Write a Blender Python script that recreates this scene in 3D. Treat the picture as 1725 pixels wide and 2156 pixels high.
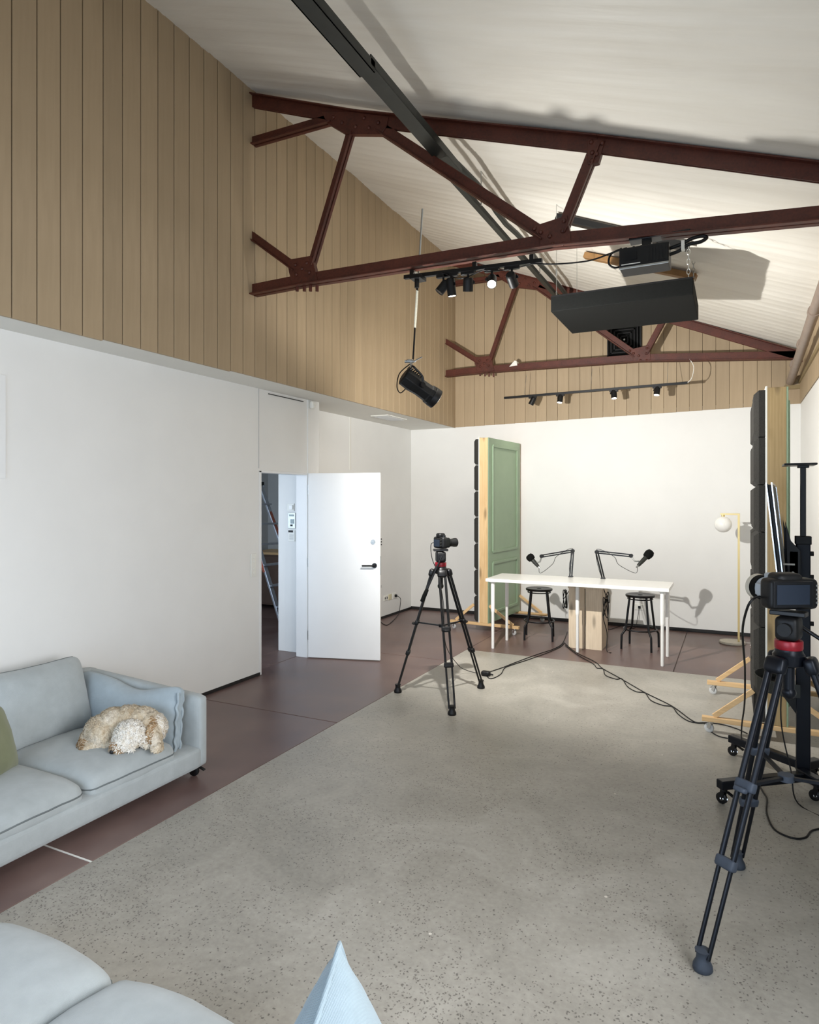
import bpy, math, random
from mathutils import Vector, Matrix, noise
random.seed(7)
R = math.radians
S = bpy.context.scene
for o in list(bpy.data.objects):
    bpy.data.objects.remove(o)

# ------------------------------------------------------------------ camera
W, H, F = 1725, 2156, 1390.0            # image frame and focal length in pixels
HOR = 1050.0                            # horizon row
CX = W / 2
YAW = math.atan2(683, F)                # camera looks left of the room axis (+Y)
CAM = Vector((0, 0, 1.75))
FW = Vector((-math.sin(YAW), math.cos(YAW), 0))
RT = Vector((math.cos(YAW), math.sin(YAW), 0))
UP = Vector((0, 0, 1))
cd = bpy.data.cameras.new('camera')
cam = bpy.data.objects.new('camera', cd)
S.collection.objects.link(cam)
cd.sensor_fit = 'HORIZONTAL'
cd.sensor_width = 36
cd.lens = 36 * F / W
cd.shift_y = -(H / 2 - HOR) / W
cd.clip_start = .05
cam.location = CAM
cam.rotation_euler = (R(90), 0, YAW)
S.camera = cam

# ------------------------------------------------------------------ world, exposure, daylight
S.view_settings.view_transform = 'Standard'
S.view_settings.look = 'None'
S.view_settings.gamma = 1
S.view_settings.use_curve_mapping = False
S.view_settings.exposure = 0.1
wd = bpy.data.worlds.new('world')
S.world = wd
wd.use_nodes = True
bg = wd.node_tree.nodes['Background']
bg.inputs[0].default_value = (.62, .78, 1, 1)
bg.inputs[1].default_value = .6

def area(name, loc, rot, sx, sy, power, col, spread=140):
    l = bpy.data.lights.new(name, 'AREA')
    l.shape = 'RECTANGLE'; l.size = sx; l.size_y = sy
    l.energy = power; l.color = col; l.spread = R(spread)
    o = bpy.data.objects.new(name, l)
    o.location = loc; o.rotation_euler = rot
    S.collection.objects.link(o)
    return o
# daylight entering by the glazed doors behind the camera, the window right of the camera, and the side room's window
area('daylight_glazed_doors', (-1.75, -1.42, 1.25), (R(68), 0, R(0)), 3.6, 2.3, 92, (.68, .82, 1))
area('daylight_side_window', (.98, 1.25, 1.6), (0, R(74), 0), 1.4, 2.2, 116, (.94, .96, 1))
area('daylight_side_room', (-5.6, 4.02, 1.5), (R(80), 0, 0), 1.8, 1.8, 30, (.68, .82, 1))

# ------------------------------------------------------------------ helpers: pixel -> point
def ray(u, v): return FW + RT * ((u - CX) / F) + UP * ((HOR - v) / F)
def onZ(u, v, z=0.0):
    d = ray(u, v); return CAM + d * ((z - CAM.z) / d.z)
def onY(u, v, y):
    d = ray(u, v); return CAM + d * ((y - CAM.y) / d.y)
def onX(u, v, x):
    d = ray(u, v); return CAM + d * ((x - CAM.x) / d.x)

# ------------------------------------------------------------------ helpers: mesh builder
def frame(d, up=Vector((0, 0, 1))):
    d = Vector(d).normalized()
    if abs(d.dot(up)) > .98: up = Vector((1, 0, 0)) if abs(d.x) < .9 else Vector((0, 1, 0))
    x = up.cross(d).normalized(); y = d.cross(x)
    return x, y, d
class MB:
    def __init__(s): s.v = []; s.f = []
    def add(s, vs, fs):
        n = len(s.v); s.v += [Vector(p) for p in vs]; s.f += [tuple(i + n for i in f) for f in fs]; return s
    def box(s, c, d, rz=0, M=None):
        c = Vector(c); h = Vector(d) / 2
        q = Matrix.Rotation(rz, 3, 'Z') if M is None else M
        vs = [c + q @ Vector((h.x * i, h.y * j, h.z * k)) for k in (-1, 1) for j in (-1, 1) for i in (-1, 1)]
        return s.add(vs, [(0, 2, 3, 1), (4, 5, 7, 6), (0, 1, 5, 4), (1, 3, 7, 5), (3, 2, 6, 7), (2, 0, 4, 6)])
    def span(s, a, b):
        a = Vector(a); b = Vector(b)
        return s.box((a + b) / 2, [abs(b[i] - a[i]) for i in range(3)])
    def bar(s, p0, p1, w, h, up=(0, 0, 1)):
        p0 = Vector(p0); p1 = Vector(p1); x, y, d = frame(p1 - p0, Vector(up))
        M = Matrix((x, y, d)).transposed()
        return s.box((p0 + p1) / 2, (w, h, (p1 - p0).length), M=M)
    def cyl(s, p0, p1, r0, r1=None, n=16, cap=True):
        p0 = Vector(p0); p1 = Vector(p1); r1 = r0 if r1 is None else r1
        x, y, d = frame(p1 - p0); vs = []
        for p, r in ((p0, r0), (p1, r1)):
            vs += [p + x * (r * math.cos(2 * math.pi * i / n)) + y * (r * math.sin(2 * math.pi * i / n)) for i in range(n)]
        fs = [(i, (i + 1) % n, n + (i + 1) % n, n + i) for i in range(n)]
        if cap: fs += [tuple(range(n - 1, -1, -1)), tuple(range(n, 2 * n))]
        return s.add(vs, fs)
    def tube(s, pts, r, n=8, closed=False):
        pts = [Vector(p) for p in pts]; m = len(pts); vs = []; prev = None
        for i, p in enumerate(pts):
            a = pts[i - 1] if (i > 0 or closed) else p
            b = pts[(i + 1) % m] if (i < m - 1 or closed) else p
            d = (b - a).normalized()
            if prev is None: x, y, _ = frame(d)
            else:
                x = (prev - d * prev.dot(d)).normalized(); y = d.cross(x)
            prev = x
            rr = r(i / (m - 1)) if callable(r) else r
            vs += [p + x * (rr * math.cos(2 * math.pi * k / n)) + y * (rr * math.sin(2 * math.pi * k / n)) for k in range(n)]
        fs = []
        for i in range(m if closed else m - 1):
            j = (i + 1) % m
            fs += [(i * n + k, i * n + (k + 1) % n, j * n + (k + 1) % n, j * n + k) for k in range(n)]
        if not closed: fs += [tuple(range(n - 1, -1, -1)), tuple(range((m - 1) * n, m * n))]
        return s.add(vs, fs)
    def lathe(s, prof, c=(0, 0, 0), d=(0, 0, 1), n=24):
        c = Vector(c); x, y, d = frame(d); vs = []; m = len(prof)
        for r, z in prof:
            vs += [c + d * z + x * (r * math.cos(2 * math.pi * k / n)) + y * (r * math.sin(2 * math.pi * k / n)) for k in range(n)]
        fs = [(i * n + k, i * n + (k + 1) % n, (i + 1) * n + (k + 1) % n, (i + 1) * n + k) for i in range(m - 1) for k in range(n)]
        fs += [tuple(range(n - 1, -1, -1)), tuple(range((m - 1) * n, m * n))]
        return s.add(vs, fs)
    def prism(s, poly, a, b):
        # poly: list of 3-D points; extruded from +a to +b (vectors)
        a = Vector(a); b = Vector(b); n = len(poly); poly = [Vector(p) for p in poly]
        vs = [p + a for p in poly] + [p + b for p in poly]
        fs = [tuple(range(n - 1, -1, -1)), tuple(range(n, 2 * n))] + [(i, (i + 1) % n, n + (i + 1) % n, n + i) for i in range(n)]
        return s.add(vs, fs)
    def ball(s, c, r, n=12, m=8):
        c = Vector(c); r = Vector((r, r, r)) if not hasattr(r, '__len__') else Vector(r)
        vs = [c + Vector((0, 0, -r.z))]
        for j in range(1, m):
            t = -math.pi / 2 + math.pi * j / m
            vs += [c + Vector((r.x * math.cos(t) * math.cos(2 * math.pi * k / n), r.y * math.cos(t) * math.sin(2 * math.pi * k / n), r.z * math.sin(t))) for k in range(n)]
        vs.append(c + Vector((0, 0, r.z))); top = len(vs) - 1
        fs = [(0, 1 + (k + 1) % n, 1 + k) for k in range(n)]
        for j in range(m - 2):
            o = 1 + j * n
            fs += [(o + k, o + (k + 1) % n, o + n + (k + 1) % n, o + n + k) for k in range(n)]
        o = 1 + (m - 2) * n
        fs += [(o + k, o + (k + 1) % n, top) for k in range(n)]
        return s.add(vs, fs)
    def rbox(s, c, d, r, n=6, fn=None, M=None):
        # rounded box: cube grid with its outline rounded by r; fn(point, half) may push points
        c = Vector(c); h = Vector(d) / 2; n2 = n * 2
        r = min(r, min(h) * .999)
        idx = {}; vs = []; fs = []
        def vert(i, j, k):
            if (i, j, k) in idx: return idx[(i, j, k)]
            p = []
            for q, hh in zip((i, j, k), h):
                t = q / n2
                # concentrate samples near the edges
                t = t * 2 - 1
                t = math.copysign(1 - (1 - abs(t)) ** 1.5, t)
                p.append(t * hh)
            p = Vector(p)
            inn = Vector([max(-hh + r, min(hh - r, q)) for q, hh in zip(p, h)])
            e = p - inn
            if e.length > 1e-9: p = inn + e.normalized() * r
            if fn: p = fn(p, h)
            if M is not None: p = M @ p
            vs.append(c + p); idx[(i, j, k)] = len(vs) - 1
            return len(vs) - 1
        for ax in range(3):
            for side in (0, n2):
                for a in range(n2):
                    for b in range(n2):
                        q = []
                        for da, db in ((0, 0), (1, 0), (1, 1), (0, 1)):
                            t = [0, 0, 0]; t[ax] = side; t[(ax + 1) % 3] = a + da; t[(ax + 2) % 3] = b + db
                            q.append(vert(*t))
                        fs.append(tuple(q) if side else tuple(reversed(q)))
        return s.add(vs, fs)
    def build(s, name, mat, parent=None, smooth=None, bevel=0, world=False, origin=None, seg=2):
        vs = s.v
        loc = Vector((0, 0, 0))
        if parent is None:
            if origin is None:
                lo = [min(p[i] for p in vs) for i in range(3)]; hi = [max(p[i] for p in vs) for i in range(3)]
                loc = Vector(((lo[0] + hi[0]) / 2, (lo[1] + hi[1]) / 2, lo[2]))
            else: loc = Vector(origin)
            vs = [p - loc for p in vs]
        elif world:
            L = wloc(parent)
            vs = [p - L for p in vs]
        me = bpy.data.meshes.new(name)
        me.from_pydata([tuple(p) for p in vs], [], s.f)
        me.validate(); me.update()
        me.materials.append(mat)
        if smooth is not None:
            me.shade_smooth()
            if smooth < 180: me.set_sharp_from_angle(angle=R(smooth))
        o = bpy.data.objects.new(name, me)
        S.collection.objects.link(o)
        o.location = loc
        if parent is not None: o.parent = parent
        if bevel:
            b = o.modifiers.new('bevel', 'BEVEL'); b.width = bevel; b.segments = seg; b.limit_method = 'ANGLE'; b.angle_limit = R(40)
        return o
def wloc(o):
    L = Vector((0, 0, 0))
    while o is not None:
        L += o.location; o = o.parent
    return L
def tag(o, label=None, cat=None, group=None, kind=None):
    if label: o['label'] = label
    if cat: o['category'] = cat
    if group: o['group'] = group
    if kind: o['kind'] = kind
    return o
def thing(name, label, cat, loc=(0, 0, 0), rz=0, group=None):
    o = bpy.data.objects.new(name, None); S.collection.objects.link(o)
    o.empty_display_size = .05
    o.location = loc; o.rotation_euler = (0, 0, rz)
    return tag(o, label, cat, group)
def copy_tree(o, parent=None):
    c = o.copy(); S.collection.objects.link(c)
    if parent is not None: c.parent = parent
    for ch in [q for q in bpy.data.objects if q.parent == o]: copy_tree(ch, c)
    return c
def smooth_path(pts, k=6):
    pts = [Vector(p) for p in pts]; out = []
    for i in range(len(pts) - 1):
        p0 = pts[max(i - 1, 0)]; p1 = pts[i]; p2 = pts[i + 1]; p3 = pts[min(i + 2, len(pts) - 1)]
        for j in range(k):
            t = j / k
            out.append(.5 * ((2 * p1) + (p2 - p0) * t + (2 * p0 - 5 * p1 + 4 * p2 - p3) * t * t + (3 * p1 - p0 - 3 * p2 + p3) * t ** 3))
    return out + [pts[-1]]
def struct(name, mb, mat, parent=None, **k):
    o = mb.build(name, mat, parent, **k)
    if parent is None: o['kind'] = 'structure'
    return o

# ------------------------------------------------------------------ materials
def srgb(r, g, b):
    f = lambda c: (c / 255 / 12.92) if c / 255 <= .04045 else ((c / 255 + .055) / 1.055) ** 2.4
    return (f(r), f(g), f(b), 1)
class NT:
    def __init__(s, name):
        s.m = bpy.data.materials.new(name); s.m.use_nodes = True
        s.t = s.m.node_tree; s.n = s.t.nodes; s.b = s.n['Principled BSDF']
        s._co = None
    def co(s, kind='Object'):
        if s._co is None: s._co = s.n.new('ShaderNodeTexCoord')
        return s._co.outputs[kind]
    def link(s, a, b): s.t.links.new(a, b)
    def new(s, t, **k):
        n = s.n.new(t)
        for a, v in k.items():
            if a in n.inputs: n.inputs[a].default_value = v
            else: setattr(n, a, v)
        return n
    def mapping(s, scale=(1, 1, 1), rot=(0, 0, 0), kind='Object'):
        m = s.new('ShaderNodeMapping'); m.inputs['Scale'].default_value = scale; m.inputs['Rotation'].default_value = rot
        s.link(s.co(kind), m.inputs[0]); return m.outputs[0]
    def noise(s, scale, detail=3, rough=.55, vec=None, dist=0):
        n = s.new('ShaderNodeTexNoise', Scale=scale, Detail=detail, Roughness=rough, Distortion=dist)
        s.link(vec if vec is not None else s.co(), n.inputs['Vector']); return n.outputs['Fac']
    def ramp(s, fac, stops):
        r = s.new('ShaderNodeValToRGB'); e = r.color_ramp.elements
        while len(e) < len(stops): e.new(.5)
        for i, (p, c) in enumerate(stops):
            e[i].position = p; e[i].color = c
        s.link(fac, r.inputs[0]); return r.outputs[0]
    def mix(s, fac, a, b, mode='MIX'):
        m = s.new('ShaderNodeMix', data_type='RGBA', blend_type=mode)
        for i, q in ((0, fac), (6, a), (7, b)):
            if hasattr(q, 'links'): s.link(q, m.inputs[i])
            else: m.inputs[i].default_value = q
        return m.outputs[2]
    def col(s, c):
        if hasattr(c, 'links'): s.link(c, s.b.inputs['Base Color'])
        else: s.b.inputs['Base Color'].default_value = c
    def bump(s, h, strength=.3, dist=.01):
        b = s.new('ShaderNodeBump', Strength=strength, Distance=dist)
        s.link(h, b.inputs['Height']); s.link(b.outputs[0], s.b.inputs['Normal'])
    def set(s, rough=.5, metal=0, spec=None):
        s.b.inputs['Roughness'].default_value = rough; s.b.inputs['Metallic'].default_value = metal
        if spec is not None: s.b.inputs['Specular IOR Level'].default_value = spec
        return s
G = lambda v: (v, v, v, 1)
MT = {}
def simple(name, c, rough=.5, metal=0, nscale=0, namp=.06, bump=0, spec=None):
    t = NT(name); t.set(rough, metal, spec)
    if nscale:
        f = t.noise(nscale, 4)
        d = tuple(max(0, x * (1 - namp)) for x in c[:3]) + (1,); l = tuple(min(1, x * (1 + namp)) for x in c[:3]) + (1,)
        t.col(t.ramp(f, [(.3, d), (.7, l)]))
        if bump: t.bump(f, bump, .005)
    else: t.col(c)
    MT[name] = t.m
    return t
simple('wall_white', srgb(232, 231, 227), .55, nscale=3, namp=.015)
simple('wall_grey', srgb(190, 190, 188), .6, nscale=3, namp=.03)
simple('soffit_white', srgb(226, 224, 216), .6, nscale=3, namp=.015)
simple('door_white', srgb(232, 232, 230), .32, nscale=4, namp=.01)
simple('lacquer_white', srgb(246, 245, 240), .25)
simple('plastic_white', srgb(235, 234, 226), .35)
simple('plastic_cream', srgb(214, 205, 170), .4)
simple('black_strip', srgb(28, 26, 25), .55)
simple('black_plastic', srgb(15, 15, 16), .48, nscale=40, namp=.15, spec=.32)
simple('black_metal', srgb(14, 14, 16), .36, .2, nscale=30, namp=.15)
simple('black_gloss', srgb(14, 16, 20), .3, spec=.3)
simple('black_matte', srgb(16, 17, 16), .8, nscale=60, namp=.2, spec=.12)
simple('charcoal_metal', srgb(42, 44, 40), .5, .2, nscale=15, namp=.12)
simple('blue_black_metal', srgb(18, 22, 30), .36, .5)
simple('grey_rubber', srgb(54, 62, 74), .6, nscale=30, namp=.1)
simple('lens_grey', srgb(168, 176, 184), .42, .1, nscale=30, namp=.05)
simple('chrome', srgb(205, 207, 208), .18, 1)
simple('zinc', srgb(178, 180, 178), .35, .9, nscale=30, namp=.1)
simple('aluminium', srgb(186, 190, 196), .38, .85, nscale=20, namp=.08)
simple('ladder_orange', srgb(168, 88, 66), .5, nscale=60, namp=.5)
simple('brass', srgb(224, 200, 140), .3, .55)
simple('stone_base', srgb(196, 188, 172), .5, nscale=40, namp=.12)
simple('red_ring', srgb(140, 20, 34), .35, .2, nscale=40, namp=.2)
simple('screen_dark', srgb(38, 46, 58), .5, spec=.15)
simple('lcd', srgb(150, 165, 165), .3)
simple('opal_glass', srgb(244, 242, 236), .18)
simple('green_paint', srgb(138, 158, 130), .48, nscale=6, namp=.03)
simple('pipe_taupe', srgb(140, 124, 112), .5, nscale=14, namp=.08)
simple('trim_olive', srgb(138, 120, 84), .6, nscale=14, namp=.08)
simple('brown_bar', srgb(140, 104, 62), .55, nscale=14, namp=.12)
simple('cupboard_brown', srgb(98, 78, 66), .5, nscale=6, namp=.12)
simple('claw_white', srgb(240, 236, 226), .5)
simple('strap_white', srgb(240, 238, 220), .6, nscale=80, namp=.08)
simple('nose_black', srgb(22, 20, 20), .3)
simple('piping', srgb(104, 110, 110), .9)
simple('grout', srgb(150, 140, 135), .8)
t = simple('glass_pane', (1, 1, 1, 1), .02)
tr = t.new('ShaderNodeBsdfTransparent'); gl = t.new('ShaderNodeBsdfGlossy', Roughness=.02); mx = t.new('ShaderNodeMixShader'); mx.inputs[0].default_value = .06
t.link(tr.outputs[0], mx.inputs[1]); t.link(gl.outputs[0], mx.inputs[2]); t.link(mx.outputs[0], t.n['Material Output'].inputs[0])
def emis(name, c, s):
    t = NT(name); t.col(c); t.b.inputs['Emission Color'].default_value = c; t.b.inputs['Emission Strength'].default_value = s; MT[name] = t.m
emis('lamp_glow', (1, .93, .78, 1), 14)
emis('lamp_glow_soft', (1, .95, .85, 1), 6)

# steel oxide paint
t = NT('steel_red'); f = t.noise(7, 5, .6); f2 = t.noise(60, 2)
t.col(t.mix(.3, t.ramp(f, [(.3, srgb(64, 27, 17)), (.7, srgb(92, 42, 28))]), t.ramp(f2, [(.35, srgb(54, 24, 16)), (.65, srgb(98, 47, 32))])))
t.set(.5); t.bump(f2, .15, .003); MT['steel_red'] = t.m
# cladding boards (painted, limed wood)
t = NT('cladding'); oi = t.new('ShaderNodeObjectInfo')
f = t.noise(3.0, 5, .6, t.mapping((6, 6, .5)), .4); f2 = t.noise(1.0, 2)
c = t.ramp(f, [(.25, srgb(164, 143, 113)), (.75, srgb(184, 162, 131))])
c = t.mix(.5, c, t.ramp(f2, [(.3, srgb(162, 142, 112)), (.7, srgb(182, 160, 130))]))
v = t.ramp(oi.outputs['Random'], [(0, G(.88)), (1, G(1.0))])
t.col(t.mix(1.0, c, v, 'MULTIPLY')); t.set(.6); t.bump(f, .12, .004); MT['cladding'] = t.m
simple('cladding_back', srgb(84, 66, 44), .8)
# ceiling lining
t = NT('ceiling'); f = t.noise(2.2, 4, .55, t.mapping((.25, 2.2, 1)), .5)
t.col(t.ramp(f, [(.3, srgb(222, 217, 206)), (.7, srgb(233, 229, 219))])); t.set(.5); t.bump(f, .35, .02); MT['ceiling'] = t.m
# concrete slab with exposed dark aggregate
t = NT('concrete')
big = t.noise(.55, 5, .6); mid = t.noise(2.0, 6, .62, None, 1.0); fine = t.noise(38, 3, .6)
c = t.ramp(mid, [(.3, srgb(128, 125, 117)), (.5, srgb(156, 152, 143)), (.7, srgb(184, 180, 171))])
c = t.mix(.45, c, t.ramp(big, [(.35, srgb(132, 127, 118)), (.65, srgb(184, 179, 168))]))
c = t.mix(.16, c, t.ramp(fine, [(.3, srgb(112, 108, 100)), (.7, srgb(190, 186, 174))]))
vo = t.new('ShaderNodeTexVoronoi', Scale=96, Randomness=1)
wp = t.new('ShaderNodeTexNoise', Scale=85, Detail=3)
t.link(t.co(), wp.inputs['Vector'])
va = t.new('ShaderNodeVectorMath', operation='MULTIPLY_ADD'); va.inputs[1].default_value = (.020, .020, 0); t.link(wp.outputs['Color'], va.inputs[0]); t.link(t.co(), va.inputs[2])
t.link(va.outputs[0], vo.inputs['Vector'])
den0 = t.noise(1.7, 5, .65); dr_ = t.new('ShaderNodeMapRange'); t.link(den0, dr_.inputs[0]); dr_.inputs[1].default_value = .40; dr_.inputs[2].default_value = .66; dr_.inputs[3].default_value = .06; dr_.inputs[4].default_value = 1.0; den = dr_.outputs[0]
sp = t.new('ShaderNodeSeparateXYZ'); t.link(t.co(), sp.inputs[0])
gy = t.new('ShaderNodeMapRange'); gy.inputs[1].default_value = 1.0; gy.inputs[2].default_value = 6.2; gy.inputs[3].default_value = .62; gy.inputs[4].default_value = .06
t.link(sp.outputs[1], gy.inputs[0])
th = t.new('ShaderNodeMath', operation='MULTIPLY'); t.link(den, th.inputs[0]); t.link(gy.outputs[0], th.inputs[1])
sr = t.new('ShaderNodeSeparateColor'); t.link(vo.outputs['Color'], sr.inputs[0])
lt = t.new('ShaderNodeMath', operation='LESS_THAN'); t.link(sr.outputs[0], lt.inputs[0])
ld = t.new('ShaderNodeMapRange'); t.link(vo.outputs['Distance'], ld.inputs[0]); ld.inputs[1].default_value = .22; ld.inputs[2].default_value = .42; ld.inputs[3].default_value = 1; ld.inputs[4].default_value = 0
lm = t.new('ShaderNodeMath', operation='MULTIPLY'); t.link(lt.outputs[0], lm.inputs[0]); t.link(ld.outputs[0], lm.inputs[1])
th2 = t.new('ShaderNodeMath', operation='MULTIPLY'); th2.inputs[1].default_value = 1.5; t.link(th.outputs[0], th2.inputs[0]); t.link(th2.outputs[0], lt.inputs[1])
dk = t.new('ShaderNodeMath', operation='MULTIPLY'); dk.inputs[1].default_value = .78; t.link(lm.outputs[0], dk.inputs[0])
c = t.mix(dk.outputs[0], c, srgb(74, 70, 66))
vw = t.new('ShaderNodeTexVoronoi', Scale=3.1); t.link(t.co(), vw.inputs['Vector'])
lw = t.new('ShaderNodeMath', operation='LESS_THAN'); lw.inputs[1].default_value = .022; t.link(vw.outputs['Distance'], lw.inputs[0])
c = t.mix(lw.outputs[0], c, srgb(214, 208, 196))
t.col(c); t.link(t.ramp(mid, [(.3, G(.34)), (.7, G(.52))]), t.b.inputs['Roughness']); t.bump(fine, .08, .003); MT['concrete'] = t.m
# sealed purple-brown slabs
t = NT('purple_slab'); oi = t.new('ShaderNodeObjectInfo')
a = t.noise(.8, 3, .5); b2 = t.noise(3.2, 4, .5)
c = t.ramp(a, [(.32, srgb(82, 60, 57)), (.5, srgb(104, 82, 77)), (.68, srgb(128, 106, 99))])
c = t.mix(.3, c, t.ramp(b2, [(.3, srgb(84, 58, 56)), (.7, srgb(128, 108, 101))]))
t.col(c); t.link(t.ramp(b2, [(.3, G(.31)), (.7, G(.40))]), t.b.inputs['Roughness']); t.b.inputs['Specular IOR Level'].default_value = .45; MT['purple_slab'] = t.m
# pine timber with knots (grain along local z / given axis)
def timber(name, c1, c2, axis, knot=True, ns=1.0):
    t = NT(name)
    sc = [9 * ns] * 3; sc[axis] = .9 * ns
    mp = t.mapping(tuple(sc))
    f = t.noise(2.2, 5, .6, mp, 1.2)
    w = t.new('ShaderNodeTexWave', Scale=1.6, Distortion=6, Detail=3); w.inputs['Detail Scale'].default_value = .8
    w.bands_direction = 'X' if axis != 0 else 'Y'
    t.link(mp, w.inputs['Vector'])
    c = t.mix(.22, t.ramp(f, [(.3, c1), (.7, c2)]), t.ramp(w.outputs['Fac'], [(.2, c1), (.8, c2)]))
    if knot:
        sx = t.new('ShaderNodeSeparateXYZ'); t.link(t.mapping((5.5, 5.5, 1.5)), sx.inputs[0])
        ad = t.new('ShaderNodeMath', operation='ADD'); t.link(sx.outputs[0], ad.inputs[0]); t.link(sx.outputs[1], ad.inputs[1])
        cb = t.new('ShaderNodeCombineXYZ'); t.link(ad.outputs[0], cb.inputs[0]); t.link(sx.outputs[2], cb.inputs[1])
        vk = t.new('ShaderNodeTexVoronoi', Scale=1, voronoi_dimensions='2D'); t.link(cb.outputs[0], vk.inputs['Vector'])
        k = t.ramp(vk.outputs['Distance'], [(.05, G(.8)), (.15, G(0))])
        c = t.mix(k, c, tuple(x * .45 for x in c1[:3]) + (1,))
    t.col(c); t.set(.55); t.bump(f, .1, .003); MT[name] = t.m
timber('pine', srgb(206, 168, 118), srgb(232, 200, 152), 2)
timber('pine_treated', srgb(150, 126, 84), srgb(178, 152, 108), 2)
timber('pine_flat', srgb(206, 166, 116), srgb(230, 196, 146), 0, False)
timber('ply_pale', srgb(206, 186, 158), srgb(226, 208, 182), 2)
timber('ply_grey', srgb(150, 138, 124), srgb(170, 158, 144), 2)
# fabrics
def fabric(name, c, sc=1.0, blue=None):
    t = NT(name); f = t.noise(14, 4, .6); f2 = t.noise(2.5, 3)
    w1 = t.new('ShaderNodeTexWave', Scale=150 * sc, Distortion=1.5); w2 = t.new('ShaderNodeTexWave', Scale=150 * sc, Distortion=1.5); w1.bands_direction = 'X'; w2.bands_direction = 'Y'
    for w in (w1, w2): t.link(t.co(), w.inputs['Vector'])
    wv = t.mix(.5, w1.outputs['Color'], w2.outputs['Color'])
    d = tuple(x * .86 for x in c[:3]) + (1,); l = tuple(min(1, x * 1.1) for x in c[:3]) + (1,)
    cc = t.mix(.5, t.ramp(f, [(.3, d), (.7, l)]), t.ramp(f2, [(.3, d), (.7, l)]))
    t.col(cc); t.set(.92, 0, .2); t.b.inputs['Sheen Weight'].default_value = .25
    t.bump(t.mix(.5, wv, f), .4, .004); MT[name] = t.m
fabric('sofa_fabric', srgb(170, 176, 176))
fabric('pillow_blue', srgb(164, 176, 182))
fabric('pillow_weave', srgb(128, 142, 148), .5)
fabric('pillow_olive', srgb(120, 124, 92))
# acoustic foam
simple('foam', srgb(44, 42, 38), .95, nscale=120, namp=.3, bump=.4)
# dog coat
t = NT('dog_coat'); f = t.noise(9, 4, .6); f2 = t.noise(60, 3, .6)
c = t.ramp(f, [(.32, srgb(190, 166, 132)), (.48, srgb(216, 200, 172)), (.64, srgb(232, 222, 204))])
t.col(t.mix(.35, c, t.ramp(f2, [(.3, srgb(180, 158, 128)), (.7, srgb(238, 230, 214))]))); t.set(.9, 0, .15); t.bump(f2, .6, .01); MT['dog_coat'] = t.m
t = NT('dog_white'); f2 = t.noise(50, 3, .6)
t.col(t.ramp(f2, [(.3, srgb(222, 210, 190)), (.7, srgb(250, 247, 240))])); t.set(.9, 0, .15); t.bump(f2, .6, .01); MT['dog_white'] = t.m
t = NT('dog_tan'); f2 = t.noise(50, 3, .6)
t.col(t.ramp(f2, [(.3, srgb(120, 92, 62)), (.7, srgb(186, 150, 108))])); t.set(.9, 0, .15); t.bump(f2, .6, .01); MT['dog_tan'] = t.m

# ================================================================== STRUCTURE
XP1, XP2, XU, XR, YB, YF = -4.22, -4.60, -3.84, .74, 9.42, -1.3
ZS = 2.84                                # soffit / foot of the cladding
YT1, YT2 = 4.66, 9.05                    # the two roof trusses
def ceil_z(x, y):
    zr = 3.665 - .0367 * (y - YT1)
    return 5.37 + (zr - 5.37) * (x - XU) / (XR - XU)

D1b = 6.18
# floor: a dark screed base carrying the purple-brown slabs and the concrete inset
fl = struct('floor', MB().span((-7.1, YF - .1, -.12), (XR + .12, YB + .1, -.012)), MT['grout'], origin=(0, 0, 0))
XC, YC = -2.78, 7.16                     # edge of the concrete inset
jy = [YF - .1, -.02, 2.18, 4.38, 6.58, 8.78]
def slab(x0, x1, y0, y1):
    g = .004
    o = MB().span((x0 + g, y0 + g, -.011), (x1 - g, y1 - g, 0)).build('slab', MT['purple_slab'], fl, bevel=.003, seg=1)
    return o
for y0, y1 in zip(jy, jy[1:]):
    if y1 < 7: slab(XP1 - .14, XC, y0, y1)
slab(XP1 - .5, XC, 6.58, YB)
for x0, x1 in ((XC, -.55), (-.55, XR)): slab(x0, x1, YC, YB)
for y0, y1 in ((3.4, 5.6), (5.6, 7.8), (7.8, 9.0)): slab(-7.1, XP1 - .5 if y0 > 5.7 else XP1 - .14, y0, y1) if y0 < 5 else slab(-7.1, XP1 - .5, y0, y1)
slab(XP1 - .5, XP1 - .14, 5.6, D1b)
MB().span((XP1, 2.175, -.008), (XC, 2.185, .0006)).build('joint_sealant', MT['plastic_white'], fl)
struct('concrete_floor', MB().span((XC + .002, YF - .1, -.011), (XR, YC - .002, .001)), MT['concrete'], origin=(0, 0, 0))

# left wall: plane P1 with the door opening, boxed column, then the set-back plane P2
D0, D1, DH = 5.24, 6.02, 2.03
wl = struct('wall_left', MB().span((XP1 - .12, YF, 0), (XP1, D0, ZS)).span((XP1 - .12, D0, DH), (XP1, D1 + .01, ZS)), MT['wall_white'], origin=(0, 0, 0))
MB().span((XP1 - .50, D1 + .15, 0), (XP1 - .04, 6.25, ZS)).span((XP1 - .10, D1 + .01, 0), (XP1 + .012, 6.25, ZS)).build('column_casing', MT['wall_white'], wl, bevel=.004)
MB().span((XP2 - .12, 6.25, 0), (XP2, YB, ZS)).build('set_back_panel', MT['wall_white'], wl)
MB().span((XP1, 5.2, DH + .02), (XP1 + .004, 5.206, ZS)).build('panel_joint', MT['wall_grey'], wl)
MB().span((XP1, 5.35, ZS - .035), (XP1 + .01, 5.95, ZS - .028)).build('shadow_gap', MT['black_strip'], wl)
MB().span((XP2, 7.55, DH + .1), (XP2 + .006, 7.58, ZS)).build('panel_joint', MT['soffit_white'], wl)
struct('baseboard_left', MB().span((XP1, YF, 0), (XP1 + .006, D0 - .02, .03)).span((XP2, 6.25, 0), (XP2 + .008, YB, .035)), MT['black_strip'], origin=(0, 0, 0))
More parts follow.
